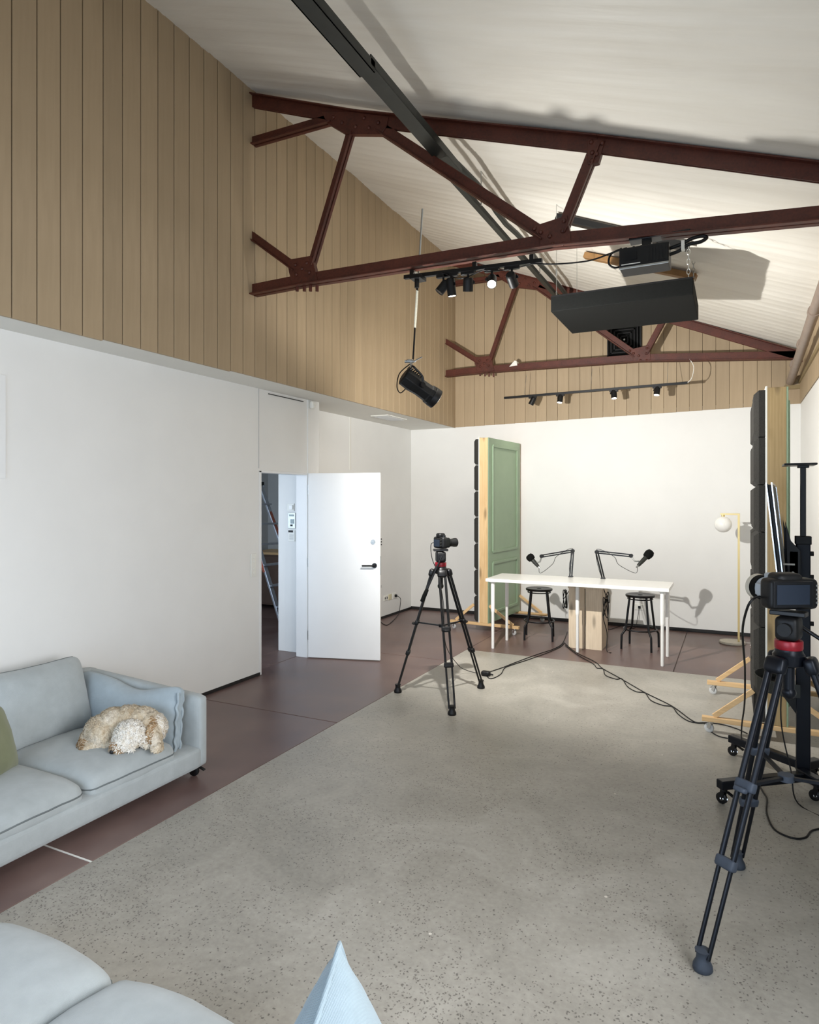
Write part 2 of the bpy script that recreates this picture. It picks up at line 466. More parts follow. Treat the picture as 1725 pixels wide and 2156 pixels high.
struct('trim_1', MB().span((XP1 - .14, D0 - .03, 0), (XP1 + .004, D0 + .004, DH)).span((XP1 - .14, D0 - .03, DH - .02), (XP1 + .004, D1, DH + .004)).span((XP1 - .14, D1, 0), (XP1 + .004, D1 + .035, DH)), MT['door_white'], origin=(0, 0, 0), bevel=.003)
# soffit under the bulkhead
sf = struct('ceiling_soffit', MB().span((XP2 - .12, YF, ZS), (XU - .02, YB, ZS + .05)), MT['soffit_white'], origin=(0, 0, 0))
a = onZ(806, 880, ZS); b = onZ(870, 884, ZS)
MB().span((-4.28, 7.55, ZS - .008), (-4.02, 8.1, ZS)).build('vent_frame', MT['plastic_white'], sf, bevel=.002)
for k in range(9): MB().bar((-4.25, 7.6 + k * .056, ZS - .012), (-4.05, 7.6 + k * .056, ZS - .012), .02, .004, (0, .6, 1)).build('vent_slat', MT['wall_grey'], sf)

# back wall
wb = struct('wall_back', MB().span((XP2 - .12, YB, 0), (XR + .12, YB + .12, 2.96)), MT['wall_white'], origin=(0, 0, 0))
struct('baseboard_back', MB().span((XP2, YB - .008, 0), (XR, YB, .045)), MT['black_strip'], origin=(0, 0, 0))
# right wall with a window beside the camera, front wall with glazed doors behind it
struct('wall_right', MB().span((XR, YF, 0), (XR + .12, YB, .9)).span((XR, YF, 2.35), (XR + .12, YB, 2.92)).span((XR, YF, .9), (XR + .12, .1, 2.35)).span((XR, 2.4, .9), (XR + .12, YB, 2.35)), MT['wall_white'], origin=(0, 0, 0))
struct('baseboard_right', MB().span((XR - .006, YF, 0), (XR, YB, .035)), MT['black_strip'], origin=(0, 0, 0))
wf = struct('wall_front', MB().span((XP1 - .12, YF - .12, 0), (-3.6, YF, ZS)).span((.1, YF - .12, 0), (XR + .12, YF, ZS)).span((-3.6, YF - .12, 2.42), (.1, YF, ZS)).span((XU - .14, YF - .12, ZS), (XR + .12, YF, 5.5)), MT['wall_white'], origin=(0, 0, 0))
def window(name, x0, x1, y0, y1, z0, z1, n):
    w = bpy.data.objects.new(name, None); S.collection.objects.link(w); w['kind'] = 'structure'
    w.location = ((x0 + x1) / 2, (y0 + y1) / 2, z0)
    for k in range(n):
        def pt(t, z): return (x0 + (x1 - x0) * t, y0 + (y1 - y0) * t, z)
        a, b = k / n, (k + 1) / n
        fr = MB()
        for p, q in (((a, z0 + .03), (b, z0 + .03)), ((a, z1 - .03), (b, z1 - .03))): fr.bar(pt(*p), pt(*q), .05, .05)
        d = .03 / max(abs(x1 - x0), abs(y1 - y0))
        for tt in (a + d, b - d): fr.bar(pt(tt, z0), pt(tt, z1), .05, .05)
        fr.build('window_frame', MT['black_metal'], w, world=True)
        th = .003
        g = MB(); p, q = Vector(pt(a + d, 0)), Vector(pt(b - d, 0))
        g.box(((p.x + q.x) / 2, (p.y + q.y) / 2, (z0 + z1) / 2), (max(abs(q.x - p.x), th * 2), max(abs(q.y - p.y), th * 2), z1 - z0 - .1))
        g.build('pane', MT['glass_pane'], w, world=True)
window('window_1', -3.6, .1, YF - .06, YF - .06, 0, 2.42, 4)
window('window_2', XR + .06, XR + .06, .1, 2.4, .9, 2.35, 3)

# ---- tongue-and-groove cladding above 2.84 m: every board its own piece
def board_mesh(w, zb, zt0, zt1, d=.02):
    # board in local xz-plane (x = width), front face towards +y
    c = .0015; h = w / 2
    pr = [(-h, 0), (-h, d - c), (-h + c, d), (h - c, d), (h, d - c), (h, 0)]
    zt = lambda x: zt0 + (zt1 - zt0) * (x + h) / w
    vs = [(x, y, zb) for x, y in pr] + [(x, y, zt(x)) for x, y in pr]
    n = 6
    fs = [tuple(range(n)), tuple(range(2 * n - 1, n - 1, -1))] + [((i + 1) % n, i, n + i, n + (i + 1) % n) for i in range(n)]
    m = bpy.data.meshes.new('board'); m.from_pydata(vs, [], fs); m.update(); m.materials.append(MT['cladding'])
    return m
def put(mesh, parent, loc, rz):
    o = bpy.data.objects.new('board', mesh); S.collection.objects.link(o); o.parent = parent; o.location = loc; o.rotation_euler = (0, 0, rz); return o
PW = .158
lc = struct('wall_left_cladding', MB().span((XU - .14, YF, ZS + .05), (XU - .02, YB, 5.55)), MT['cladding_back'], origin=(0, 0, 0))
secs = [(YF, 3.44, ZS - .018), (3.44, YT1, ZS - .008), (YT1, YB + .01, ZS)]
y = 2.471 - PW * 24
meshes = {}
while y + PW < YB + .02:
    yc = y + PW / 2
    zb = [s[2] for s in secs if s[0] <= yc + .3 and yc < s[1]] or [ZS]
    zb = zb[-1]
    if zb not in meshes: meshes[zb] = board_mesh(PW - .007, zb, 5.39, 5.39)
    if y > YF - .05: put(meshes[zb], lc, (XU - .02, min(yc, YB - .04), 0), R(-90))
    y += PW
bc = struct('wall_back_cladding', MB().prism([(XU - .1, YB, 2.88), (XR + .1, YB, 2.93), (XR + .1, YB, ceil_z(XR, YB) + .1), (XU - .1, YB, 5.55)], (0, .12, 0), (0, .005, 0)), MT['cladding_back'], origin=(0, 0, 0))
n = 29; w = (XR - XU) / n
for k in range(n):
    x = XU + (k + .5) * w
    zb = 2.845 + .075 * k / (n - 1)
    # rotated 180 deg: local -x is world +x
    m = board_mesh(w - .0035, zb, ceil_z(x + w / 2, YB) + .02, ceil_z(x - w / 2, YB) + .02)
    put(m, bc, (x, YB + .004, 0), R(180))
rc = struct('wall_right_cladding', MB().span((XR + .005, YF, 2.92), (XR + .12, YB, 4.1)), MT['cladding_back'], origin=(0, 0, 0))
y = YB - .02; k = 0
while y - PW > YF:
    yc = y - PW / 2
    put(board_mesh(PW - .003, 2.925, ceil_z(XR, yc - PW / 2) + .02, ceil_z(XR, yc + PW / 2) + .02), rc, (XR + .01, yc, 0), R(90))
    y -= PW

# ---- ceiling: white ribbed sheets running down the slope
ce = struct('ceiling', MB().add([(XU - .15, YF - .12, 5.62), (XR + .15, YF - .12, 4.1), (XR + .15, YB + .12, 3.75), (XU - .15, YB + .12, 5.62),
                                 (XU - .15, YF - .12, 5.72), (XR + .15, YF - .12, 4.2), (XR + .15, YB + .12, 3.85), (XU - .15, YB + .12, 5.72)],
                                [(0, 1, 2, 3), (7, 6, 5, 4), (0, 4, 5, 1), (1, 5, 6, 2), (2, 6, 7, 3), (3, 7, 4, 0)]), MT['soffit_white'], origin=(0, 0, 0))
SW = .55
k = 0; y0 = YF - .1
while y0 < YB + .05:
    y1 = min(y0 + SW, YB + .1)
    ny, nx = 22, 14
    mb = MB(); vs = []
    for i in range(nx + 1):
        x = XU - .03 + (XR + .06 - XU) * i / nx
        for j in range(ny + 1):
            yy = y0 + (y1 - y0) * j / ny
            ph = (j / ny * 4) % 1
            rib = .006 * max(0, 1 - abs(ph - .5) / .16)
            lap = .007 * (j / ny)
            wob = .012 * noise.noise((x * .9, yy * 2.0, 3.1)) + .010 * noise.noise((x * .45, yy * .6, 8.7))
            vs.append((x, yy, ceil_z(x, yy) + .012 - rib - lap + wob))
    fs = [(i * (ny + 1) + j, i * (ny + 1) + j + 1, (i + 1) * (ny + 1) + j + 1, (i + 1) * (ny + 1) + j) for i in range(nx) for j in range(ny)]
    mb.add(vs, fs); mb.build('ceiling_sheet', MT['ceiling'], ce, smooth=60)
    y0 += SW
    k += 1

# ---- side room seen through the door
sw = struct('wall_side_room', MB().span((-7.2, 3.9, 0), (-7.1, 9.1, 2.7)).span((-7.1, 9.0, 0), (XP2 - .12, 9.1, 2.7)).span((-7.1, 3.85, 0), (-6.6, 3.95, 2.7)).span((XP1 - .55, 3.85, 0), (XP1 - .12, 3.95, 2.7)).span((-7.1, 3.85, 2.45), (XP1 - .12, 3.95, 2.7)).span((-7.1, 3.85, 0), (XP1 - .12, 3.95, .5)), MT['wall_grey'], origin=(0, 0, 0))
struct('ceiling_side_room', MB().span((-7.2, 3.85, 2.7), (XP2 - .12, 9.1, 2.75)).span((XP2 - .12, 3.85, 2.7), (XP1 - .12, 6.2, 2.75)), MT['soffit_white'], origin=(0, 0, 0))
MB().span((-6.09, 8.985, .9), (-6.06, 9.0, 2.7)).build('panel_joint', MT['plastic_white'], sw)
window('window_3', -6.6, XP1 - .55, 3.9, 3.9, .5, 2.45, 2)

# ---- door leaf, opened into the room
A = Vector((XP1 + .02, D1 + .012, 0)); B = Vector((-3.465, 6.235, 0))
dv = (B - A).normalized(); dn = Vector((dv.y, -dv.x, 0))      # dn points to the camera side
ang = math.atan2(dv.y, dv.x)
dr = MB().box((.405, 0, 1.02), (.81, .04, 2.02)).build('door_1', MT['door_white'], None, bevel=.003, origin=(0, 0, 0))
dr.location = A; dr.rotation_euler = (0, 0, ang); dr['kind'] = 'structure'
hd = MB().cyl((.75, -.02, 1.03), (.75, -.03, 1.03), .027, n=24).cyl((.75, -.03, 1.03), (.75, -.06, 1.03), .011).tube([(.76, -.058, 1.03), (.70, -.06, 1.03), (.62, -.058, 1.028)], .009).build('door_handle', MT['black_metal'], dr, smooth=40)
MB().cyl((.735, -.02, 1.285), (.735, -.028, 1.285), .026, n=20).box((.735, -.034, 1.285), (.03, .012, .012)).build('lock', MT['zinc'], dr, smooth=40)
MB().box((.811, 0, 1.03), (.003, .024, .2)).build('latch_plate', MT['zinc'], dr)
for z in (.25, 1.05, 1.85): MB().cyl((0, -.012, z - .05), (0, -.012, z + .05), .008, n=10).build('hinge', MT['zinc'], dr)

# ================================================================== ROOF STEEL
def P1(u, v): return onY(u, v, YT1)
def truss(name, label, dx, dy, zr):
    t = thing(name, label, 'roof truss', (dx, YT1 + dy, 3.4))
    O = Vector((0, YT1, 3.4))
    def q(p): return Vector((p.x, 0, p.z)) - Vector((0, 0, 3.4))
    def angle_pair(pts, depth, nm, flange=-1, fw=.1, th=.011, mat='steel_red'):
        m = MB()
        for p0, p1 in zip(pts, pts[1:]):
            d = (p1 - p0).normalized(); up = Vector((-d.z, 0, d.x))
            if up.z < 0: up = -up
            for sgn in (-1, 1):
                m.bar(p0 + Vector((0, sgn * .011, 0)), p1 + Vector((0, sgn * .011, 0)), th, depth, up)
                off = up * (flange * (depth / 2 - th / 2))
                m.bar(p0 + off + Vector((0, sgn * (fw / 4 + .006), 0)), p1 + off + Vector((0, sgn * (fw / 4 + .006), 0)), fw / 2, th, up)
        return m.build(nm, MT[mat], t, bevel=.002, seg=1)
    LX = XU - dx + .0
    def at(u, v): return q(P1(u, v))
    gl_lo = at(640, 590); gc = at(1165, 507); gu = at(748, 258); st = at(1255, 303)
    # bottom chord
    r = at(1725, 452); e = Vector((XR - dx + .02, 0, r.z + (r.z - gc.z) / (r.x - gc.x) * (XR - dx + .02 - r.x)))
    l = at(533, 611); l.x = LX - .03
    angle_pair([l, gl_lo, gc, e], .1, 'bottom_chord')
    # top chord
    l2 = at(533, 211); l2.x = LX - .03
    e2 = Vector((XR - dx + .02, 0, zr - 3.4))
    s2 = Vector((st.x, 0, gu.z + (e2.z - gu.z) * (st.x - gu.x) / (e2.x - gu.x) + .03))
    gu2 = gu + Vector((0, 0, .03))
    angle_pair([l2, gu2, s2, e2], .105, 'top_chord', flange=1)
    # webs
    a = at(533, 493); a.x = LX - .03; angle_pair([a, at(625, 565)], .07, 'web_member', fw=.07)
    a = at(533, 298); a.x = LX - .03; angle_pair([a, at(700, 250)], .075, 'web_member', fw=.07)
    angle_pair([at(739, 275), at(655, 560)], .06, 'web_member', fw=.06)
    angle_pair([at(800, 268), at(1150, 497)], .085, 'web_member', fw=.08)
    angle_pair([s2, at(1182, 490)], .075, 'web_member', fw=.07)
    # gusset plates
    def plate(px, th=.05):
        m = MB(); m.prism([at(*p) for p in px], (0, -th / 2, 0), (0, th / 2, 0))
        return m.build('gusset', MT['steel_red'], t, bevel=.002, seg=1)
    g1 = plate([(608, 552), (614, 548), (660, 540), (668, 575), (672, 592), (620, 603), (612, 575)])
    g2 = plate([(680, 238), (692, 262), (731, 285), (806, 286), (817, 268), (822, 248), (740, 238)])
    g3 = plate([(1124, 480), (1140, 474), (1196, 456), (1203, 500), (1204, 512), (1140, 522), (1136, 498)])
    g4 = plate([(1238, 296), (1276, 298), (1262, 345), (1240, 350)]) if dy == 0 else None
    def rivets(g, px):
        for p in px:
            c = at(*p); m = MB()
            m.lathe([(.016, 0), (.016, .003), (.013, .009), (.006, .013), (.001, .0135)], c + Vector((0, -.026, 0)), (0, -1, 0), 10)
            m.build('rivet', MT['steel_red'], g, smooth=50)
    rivets(g1, [(626, 560), (650, 556), (628, 580), (655, 576), (640, 568)])
    rivets(g2, [(706, 250), (724, 262), (752, 270), (780, 272), (800, 262), (770, 252)])
    rivets(g3, [(1128, 484), (1141, 492), (1190, 468), (1187, 489), (1166, 517), (1188, 516), (1160, 500)])
    if g4: rivets(g4, [(1247, 303), (1270, 305), (1249, 325), (1258, 328), (1248, 342)])
    for u in (626, 641, 654, 668):          # bolt ends under the lower gusset
        c = at(u, 606); MB().cyl(c + Vector((0, 0, .02)), c + Vector((0, 0, -.03)), .014, n=8).build('bolt', MT['steel_red'], t)
    return t
tr1 = truss('roof_truss', 'dark red riveted steel roof truss nearer the camera carrying the spotlight track', 0, 0, 3.6)
tr2 = truss('roof_truss', 'dark red riveted steel roof truss against the far timber-clad gable', .06, YT2 - YT1, 3.41)

# dark cable tray running the length of the room below the ceiling
tx, tz = -2.035, 4.40
t = thing('cable_tray', 'long dark grey cable tray running under the sloping ceiling through both trusses', 'cable tray', (tx, -1, tz - .05))
m = MB()
for y0, y1, dz in ((YF, 3.55, 0), (3.5, 5.0, .02)):
    m.span((tx - .055, y0, tz - .03 + dz), (tx + .055, y1, tz - .022 + dz)).span((tx - .055, y0, tz - .03 + dz), (tx - .047, y1, tz + .035 + dz)).span((tx + .047, y0, tz - .03 + dz), (tx + .055, y1, tz + .035 + dz))
m.build('tray', MT['charcoal_metal'], t, world=True)
MB().bar((tx - .05, 4.9, tz + .0), (tx - .03, YB, tz - .02), .05, .05).build('conduit', MT['charcoal_metal'], t, world=True, bevel=.004)
MB().tube([(tx + .03, 4.95, tz + .05)] + [(tx + .05 + .012 * math.sin(k * 1.3), 5 + k * .3, tz + .04 - .01 * math.cos(k * 1.7)) for k in range(1, 15)] + [(tx + .05, YB - .01, tz + .03)], .026, 10).build('cable_bundle', MT['charcoal_metal'], t, smooth=60, world=True)
for y in (.6, 2.6, 5.6, 7.6):
    MB().cyl((tx, y, tz - .02), (tx, y, ceil_z(tx, y) + .03), .005, n=8).build('hanger_rod', MT['zinc'], t, world=True)

# right-hand pipe and ledge
pp = [(.62, YF + .02, 3.66), (.62, 2.0, 3.56), (.62, 6.5, 3.36), (.625, 9.36, 3.19)]
t = thing('drain_pipe', 'taupe drain pipe with couplings falling along the right wall under the ceiling', 'pipe', (.62, YB, 3.1))
MB().tube(pp, .045, 14).build('pipe', MT['pipe_taupe'], t, smooth=60, world=True)
for y in (1.0, 3.0, 5.0, 6.6, 7.7, 8.6):
    z = 3.66 + (3.19 - 3.66) * (y - YF) / (9.36 - YF)
    if y > 2: z = 3.56 - (y - 2) * .2 / 4.5
    MB().cyl((.62, y - .035, z + .0016), (.62, y + .035, z - .0016), .054, n=16).build('coupling', MT['pipe_taupe'], t, smooth=40, world=True)
MB().tube([(.62, y + .2, 3.62 - (y + 1) * .045) if 0 else (.62, 3.6, 3.49), (.68, 3.6, 3.45), (XR, 3.6, 3.45)], .012, 8).build('bracket', MT['zinc'], t, world=True)
struct('trim_2', MB().span((XR - .028, YF, 3.165), (XR + .0, YB - .02, 3.205)).span((.56, YB - .05, 3.10), (XR, YB - .016, 3.15)), MT['trim_olive'], origin=(0, 0, 0))
# bars across the far ceiling bay
def ceil_pt(u, v, off=0):
    d = ray(u, v); t0, t1 = .5, 14
    f = lambda t: (CAM + d * t).z - ceil_z((CAM + d * t).x, (CAM + d * t).y) + off
    for _ in range(50):
        tm = (t0 + t1) / 2
        if f(tm) < 0: t0 = tm
        else: t1 = tm
    return CAM + d * t0
a, b = ceil_pt(1172, 458, .05), ceil_pt(1300, 487, .05)
c = a + (b - a) * 2.1
tag(MB().bar(a, c, .08, .06).build('ceiling_rail', MT['black_metal'], None, bevel=.004), 'black steel rail fixed to the ceiling behind the near truss', 'rail')
a, b = ceil_pt(1232, 538, .04), ceil_pt(1466, 584, .04)
tag(MB().bar(a, b, .09, .06).build('ceiling_batten', MT['brown_bar'], None, bevel=.004), 'brown batten fixed to the ceiling above the hanging black panel', 'batten')

# ================================================================== LIGHT FITTINGS
def spot(name, loc, target, power, angle, blend, col, size=.03):
    l = bpy.data.lights.new(name, 'SPOT'); l.energy = power; l.color = col; l.spot_size = R(angle); l.spot_blend = blend; l.shadow_soft_size = size
    o = bpy.data.objects.new(name, l); S.collection.objects.link(o)
    o.location = loc; d = (Vector(target) - Vector(loc)).normalized()
    o.rotation_euler = d.to_track_quat('-Z', 'Y').to_euler()
    return o
WARM = (1, .94, .84)
# --- near track under the truss
YTR = YT1 - .0
def rail_pt(u):                                   # points on the rail axis below the bottom chord
    a, b = onY(855, 584, YTR), onY(1140, 549, YTR); p = onY(u, 560, YTR)
    return Vector((p.x, YTR, a.z + (b.z - a.z) * (p.x - a.x) / (b.x - a.x)))
t = thing('track_rail', 'short black lighting track fixed under the near truss', 'lighting track', tuple(rail_pt(1000)))
MB().bar(rail_pt(852), rail_pt(1142), .035, .03).build('rail', MT['black_metal'], t, world=True, bevel=.002)
for u in (868, 1000, 1120): MB().bar(rail_pt(u), rail_pt(u) + Vector((0, 0, .05)), .03, .03).build('clip', MT['black_metal'], t, world=True)
MB().tube(smooth_path([rail_pt(935) + Vector((0, -.03, -.01)), rail_pt(975) + Vector((0, -.03, -.07)), rail_pt(1020) + Vector((0, -.03, -.03)), rail_pt(1060) + Vector((0, -.03, -.045)), rail_pt(1120) + Vector((0, -.03, -.03))]), .004, 6).build('cable', MT['black_plastic'], t, world=True, smooth=60)
def spotlight(label, base, aim, L=.12, r=.037, lit=False, group=None, power=60, cone=70, down=.05, glow='lamp_glow'):
    base = Vector(base); aim = Vector(aim).normalized()
    t = thing('spotlight', label, 'spotlight', tuple(base), group=group)
    MB().box(base + Vector((0, 0, -.014)), (.11, .036, .024)).build('adapter', MT['black_metal'], t, world=True, bevel=.003)
    c = base + Vector((0, 0, -.025 - down))
    body = c + Vector((0, 0, -.02))
    sd = Vector((aim.y, -aim.x, 0)); sd = sd.normalized() if sd.length > .1 else Vector((1, 0, 0))
    MB().cyl(base + Vector((0, 0, -.02)), c, .008, n=10).bar(c, c + sd * (r + .006) , .012, .012).bar(c + sd * (r + .006), body + sd * (r + .006), .006, .014, sd).build('yoke', MT['black_metal'], t, world=True)
    p0 = body - aim * (L * .45); p1 = body + aim * (L * .55)
    bd = MB().lathe([(.001, 0), (r * .82, .0), (r * .96, .008), (r, .02), (r, L), (r * .9, L), (r * .86, L - .012), (.001, L - .012)], p0, aim, 20).build('body', MT['black_plastic'], t, world=True, smooth=40)
    ls = MB().cyl(p1 - aim * .010, p1 - aim * .003, r * .85, n=20).build('lens', MT[glow if lit else 'black_gloss'], t, world=True)
    if lit:
        spot('spotlight_beam', p1 + aim * .004, p1 + aim, power, cone, .5, WARM, .03)
    return t
gp = 'spotlights on the near truss track'
def rp(u): return rail_pt(u) + Vector((0, 0, -.012))
spotlight('leftmost black spotlight on the near truss track, unlit, tilted down left', rp(934), -RT * .55 + UP * -.7, .10, .036, group=gp)
spotlight('long lit black spotlight pointing straight down on the near truss track', rp(950), RT * .12 + UP * -1 + FW * .1, .135, .034, True, gp, 30, 60, .055)
spotlight('middle black spotlight on the near truss track, unlit, pointing down', rp(986), FW * .35 + UP * -1, .10, .038, group=gp)
spotlight('lit black spotlight tilted towards the camera on the near truss track', rp(1036), -FW * .9 + UP * -.9 - RT * .15, .11, .036, True, gp, 14, 60, .045)
spotlight('rightmost black spotlight on the near truss track, unlit, turned away', rp(1078), FW * .8 + UP * -.5 + RT * .4, .11, .036, group=gp)

# --- far track in front of the back wall
YK = 8.92
a, b = onY(1062, 838, YK), onY(1448, 806, YK)
t = thing('track_rail', 'long thin black lighting track hanging before the far timber gable', 'lighting track', tuple((a + b) / 2))
MB().bar(a, b, .035, .03).build('rail', MT['black_metal'], t, world=True, bevel=.002)
MB().tube(smooth_path([b, b + Vector((.05, 0, .06)), b + Vector((.07, .03, .2)), b + Vector((.02, .1, .31))]), .005, 6).build('cable', MT['plastic_white'], t, world=True, smooth=60)
for s_ in (.12, .5, .9):
    p = a + (b - a) * s_; MB().cyl(p, Vector((p.x, YT2, 3.5)), .0025, n=6).build('suspension_wire', MT['zinc'], t, world=True)
names = ['leftmost lit spotlight on the far lighting track, nearest the green panel', 'second lit spotlight from the left on the far lighting track',
         'third lit spotlight from the left on the far lighting track', 'rightmost lit spotlight on the far lighting track']
for (u, aim, pw), lb in zip(((1122, (-.5, -.05, -1), 12), (1180, (-.1, -.22, -1), 9), (1293, (.1, -.22, -1), 9), (1384, (-.1, -.3, -1), 9)), names):
    p = onY(u, 838 - 32 * (u - 1062) / 386, YK)
    spotlight(lb, p + Vector((0, 0, -.012)), aim, .11, .037, True, 'spotlights on the far track', pw, 85, .012)

# --- stage lantern hanging on a strap: the key light
LY = YT1 - .02
top = onY(884, 546, LY); low = onY(872, 752, LY)
t = thing('hanging_strap', 'white strap with cable hanging from the near truss and carrying the stage lantern', 'strap', tuple(low))
q0, q1 = onY(878, 590, LY - .06), onY(870, 757, LY - .06)
s0, s1 = onY(879, 612, LY - .06), onY(874, 690, LY - .06)
MB().bar(s1, q1, .010, .010).build('rope', MT['black_plastic'], t, world=True)
MB().bar(q0, s0, .012, .012).build('upper_rope', MT['black_plastic'], t, world=True)
MB().bar(s0, s1, .028, .006, (1, 0, 0)).build('webbing', MT['strap_white'], t, world=True)
MB().box(q0 + Vector((0, .02, .02)), (.09, .12, .03)).cyl(q0 + Vector((0, 0, .02)), q0 + Vector((0, 0, -.06)), .018, n=12).build('beam_clamp', MT['black_metal'], t, world=True, bevel=.003)
r0, r1 = onY(890, 440, YT1 + .1), onY(883, 552, YT1 + .1)
r1 = r0 + (r1 - r0) * 1.25
MB().cyl(r0, r1, .008, n=8).bar(r1, Vector((r1.x, YT1, r1.z)), .02, .02).build('hanger_rod', MT['zinc'], t, world=True)

e1 = RT; LP0 = onY(862, 800, LY - .06); LP1 = onY(905, 838, LY - .06)
aim = (RT * .80 + UP * -.52 + FW * .30).normalized()
LP1 = LP0 + aim * .235
t = thing('stage_lantern', 'black stage lantern in a yoke hanging from the white strap', 'stage light', tuple(LP0))
bx = frame(aim)
M3 = Matrix((bx[0], bx[1], bx[2])).transposed()
def loc3(x, y, z): return LP0 + M3 @ Vector((x, y, z))
# body: octagonal housing that widens to the lens
def ring(z, w, h):
    c = .35
    return [loc3(x * w, y * h, z) for x, y in ((-1, -c), (-c, -1), (c, -1), (1, -c), (1, c), (c, 1), (-c, 1), (-1, c))]
m = MB(); rs = [ring(-.06, .045, .05), ring(-.05, .062, .068), ring(.03, .066, .072), ring(.10, .060, .064), ring(.18, .062, .066), ring(.19, .070, .074), ring(.232, .070, .074)]
vs = [p for r_ in rs for p in r_]
fs = [(i * 8 + k, i * 8 + (k + 1) % 8, (i + 1) * 8 + (k + 1) % 8, (i + 1) * 8 + k) for i in range(len(rs) - 1) for k in range(8)] + [tuple(range(7, -1, -1)), tuple(range(48, 56))]
m.add(vs, fs).build('housing', MT['black_plastic'], t, world=True, bevel=.004)
m = MB()
for k in range(7): m.add(*(lambda q: (q, [(0, 1, 2, 3, 4, 5, 6, 7)]))(ring(-.045 + k * .018, .069, .075))) if 0 else m.box(loc3(0, .074, -.045 + k * .018), (.09, .006, .008), M=M3)
m.build('cooling_fin', MT['black_metal'], t, world=True)
MB().lathe([(.078, 0), (.080, .005), (.080, .05), (.066, .055), (.060, .03), (.001, .03)], loc3(0, 0, .215), aim, 24).build('lens_tube', MT['black_plastic'], t, world=True, smooth=40)
MB().cyl(loc3(0, 0, .246), loc3(0, 0, .250), .058, n=24).build('lens', MT['lamp_glow_soft'], t, world=True)
piv = loc3(0, 0, .09)
sd = bx[0] if abs(bx[0].z) < .5 else bx[1]
jt = onY(866, 772, LY - .06)
for sg in (-1, 1):
    MB().tube(smooth_path([piv + sd * sg * .075, piv + sd * sg * .085 + UP * .06, jt + sd * sg * .07 + UP * -.02, jt + sd * sg * .02]), .009, 8).build('yoke_arm', MT['black_metal'], t, world=True, smooth=60)
    MB().cyl(piv + sd * sg * .07, piv + sd * sg * .10, .02, n=14).build('tilt_knob', MT['black_metal'], t, world=True, smooth=40)
MB().cyl(jt + UP * -.03, jt + UP * .05, .011, n=10).cyl(jt + UP * .04 - RT * .05, jt + UP * .04 + RT * .02, .012, n=10).bar(jt + UP * .03, jt + UP * .075 + RT * .085, .012, .008).tube([jt + UP * .045 + RT * (.03 * math.cos(q)) + Vector((0, .03 * math.sin(q), 0)) for q in [k * .5 for k in range(12)]], .007, 6).build('hook_clamp', MT['chrome'], t, world=True)
MB().tube(smooth_path([jt + UP * .02 - RT * .01, LP0 - RT * .075 + UP * .05, LP0 - RT * .095 + UP * -.05, LP0 - RT * .07 + UP * -.10, LP0 - RT * .03 + UP * -.07]), .0045, 6).build('safety_cable', MT['black_plastic'], t, world=True, smooth=60)
MB().tube([piv + sd * .1, piv + sd * .1 + UP * .0 + RT * .04, piv + sd * .1 + UP * .09 + RT * .07], .006, 6).build('focus_lever', MT['black_metal'], t, world=True)
spot('stage_lantern_beam', loc3(0, 0, .30), (-1.0, 8.5, 1.65), 480, 160, .75, (1, .985, .95), .02)
spot('stage_lantern_spill', loc3(0, 0, .30), loc3(0, 0, .30) + Vector((.25, .35, .9)), 165, 176, .3, (1, .985, .95), .07)

# --- projector under the near truss
pc = onY(1359, 547, YT1)
t = thing('projector', 'black box-shaped projector mounted under the near truss', 'projector', tuple(pc + Vector((0, 0, -.08))))
MB().box(pc, (.31, .19, .135)).build('housing', MT['black_plastic'], t, world=True, bevel=.008)
MB().box(pc + Vector((0, -.097, -.068)), (.31, .006, .014)).build('trim_strip', MT['zinc'], t, world=True, bevel=.003)
MB().span((pc.x - .02, pc.y - .02, pc.z + .06), (pc.x + .04, pc.y + .04, pc.z + .16)).span((pc.x - .14, pc.y - .05, pc.z + .068), (pc.x + .14, pc.y + .05, pc.z + .078)).span((pc.x - .1, pc.y - .04, pc.z + .13), (pc.x + .28, pc.y + .06, pc.z + .145)).build('mount', MT['black_metal'], t, world=True, bevel=.003)
MB().box(pc + Vector((-.08, -.096, -.045)), (.12, .004, .006)).build('stripe', MT['plastic_white'], t, world=True)
MB().box(pc + Vector((-.08, -.096, .01)), (.08, .006, .06)).build('connector_panel', MT['black_gloss'], t, world=True)
m = MB()
for k in range(6): m.box(pc + Vector((.03 + k * .02, -.096, 0)), (.008, .005, .09))
m.build('vent_grille', MT['black_metal'], t, world=True)
for k in range(5): MB().cyl(pc + Vector((-.12 + k * .05, -.03, .066)), pc + Vector((-.12 + k * .05, -.03, .09)), .008, n=8).build('screw', MT['black_metal'], t, world=True)
lp = [pc + Vector(p) for p in ((.15, 0, .03), (.22, -.01, .05), (.30, -.02, .055), (.37, -.02, .075), (.40, -.02, .05), (.36, -.02, .025), (.28, -.02, .03), (.21, 0, .015), (.15, 0, .0))]
lp = [pc + Vector(p) for p in ((.15, 0, .05), (.22, -.01, .062), (.29, -.02, .085), (.35, -.02, .09), (.375, -.02, .075), (.34, -.02, .055), (.27, -.02, .05), (.21, 0, .025), (.15, 0, .01))]
MB().tube(smooth_path(lp), .012, 8).build('cable_loop', MT['black_plastic'], t, world=True, smooth=60)
MB().box(pc + Vector((.235, -.012, .05)), (.02, .04, .06)).build('cable_tie', MT['plastic_white'], t, world=True)
lp = [pc + Vector(p) for p in ((-.155, 0, -.02), (-.2, -.01, -.025), (-.235, -.01, .01), (-.22, -.01, .07), (-.15, 0, .1))]
MB().tube(smooth_path(lp), .007, 8).build('cable', MT['black_plastic'], t, world=True, smooth=60)
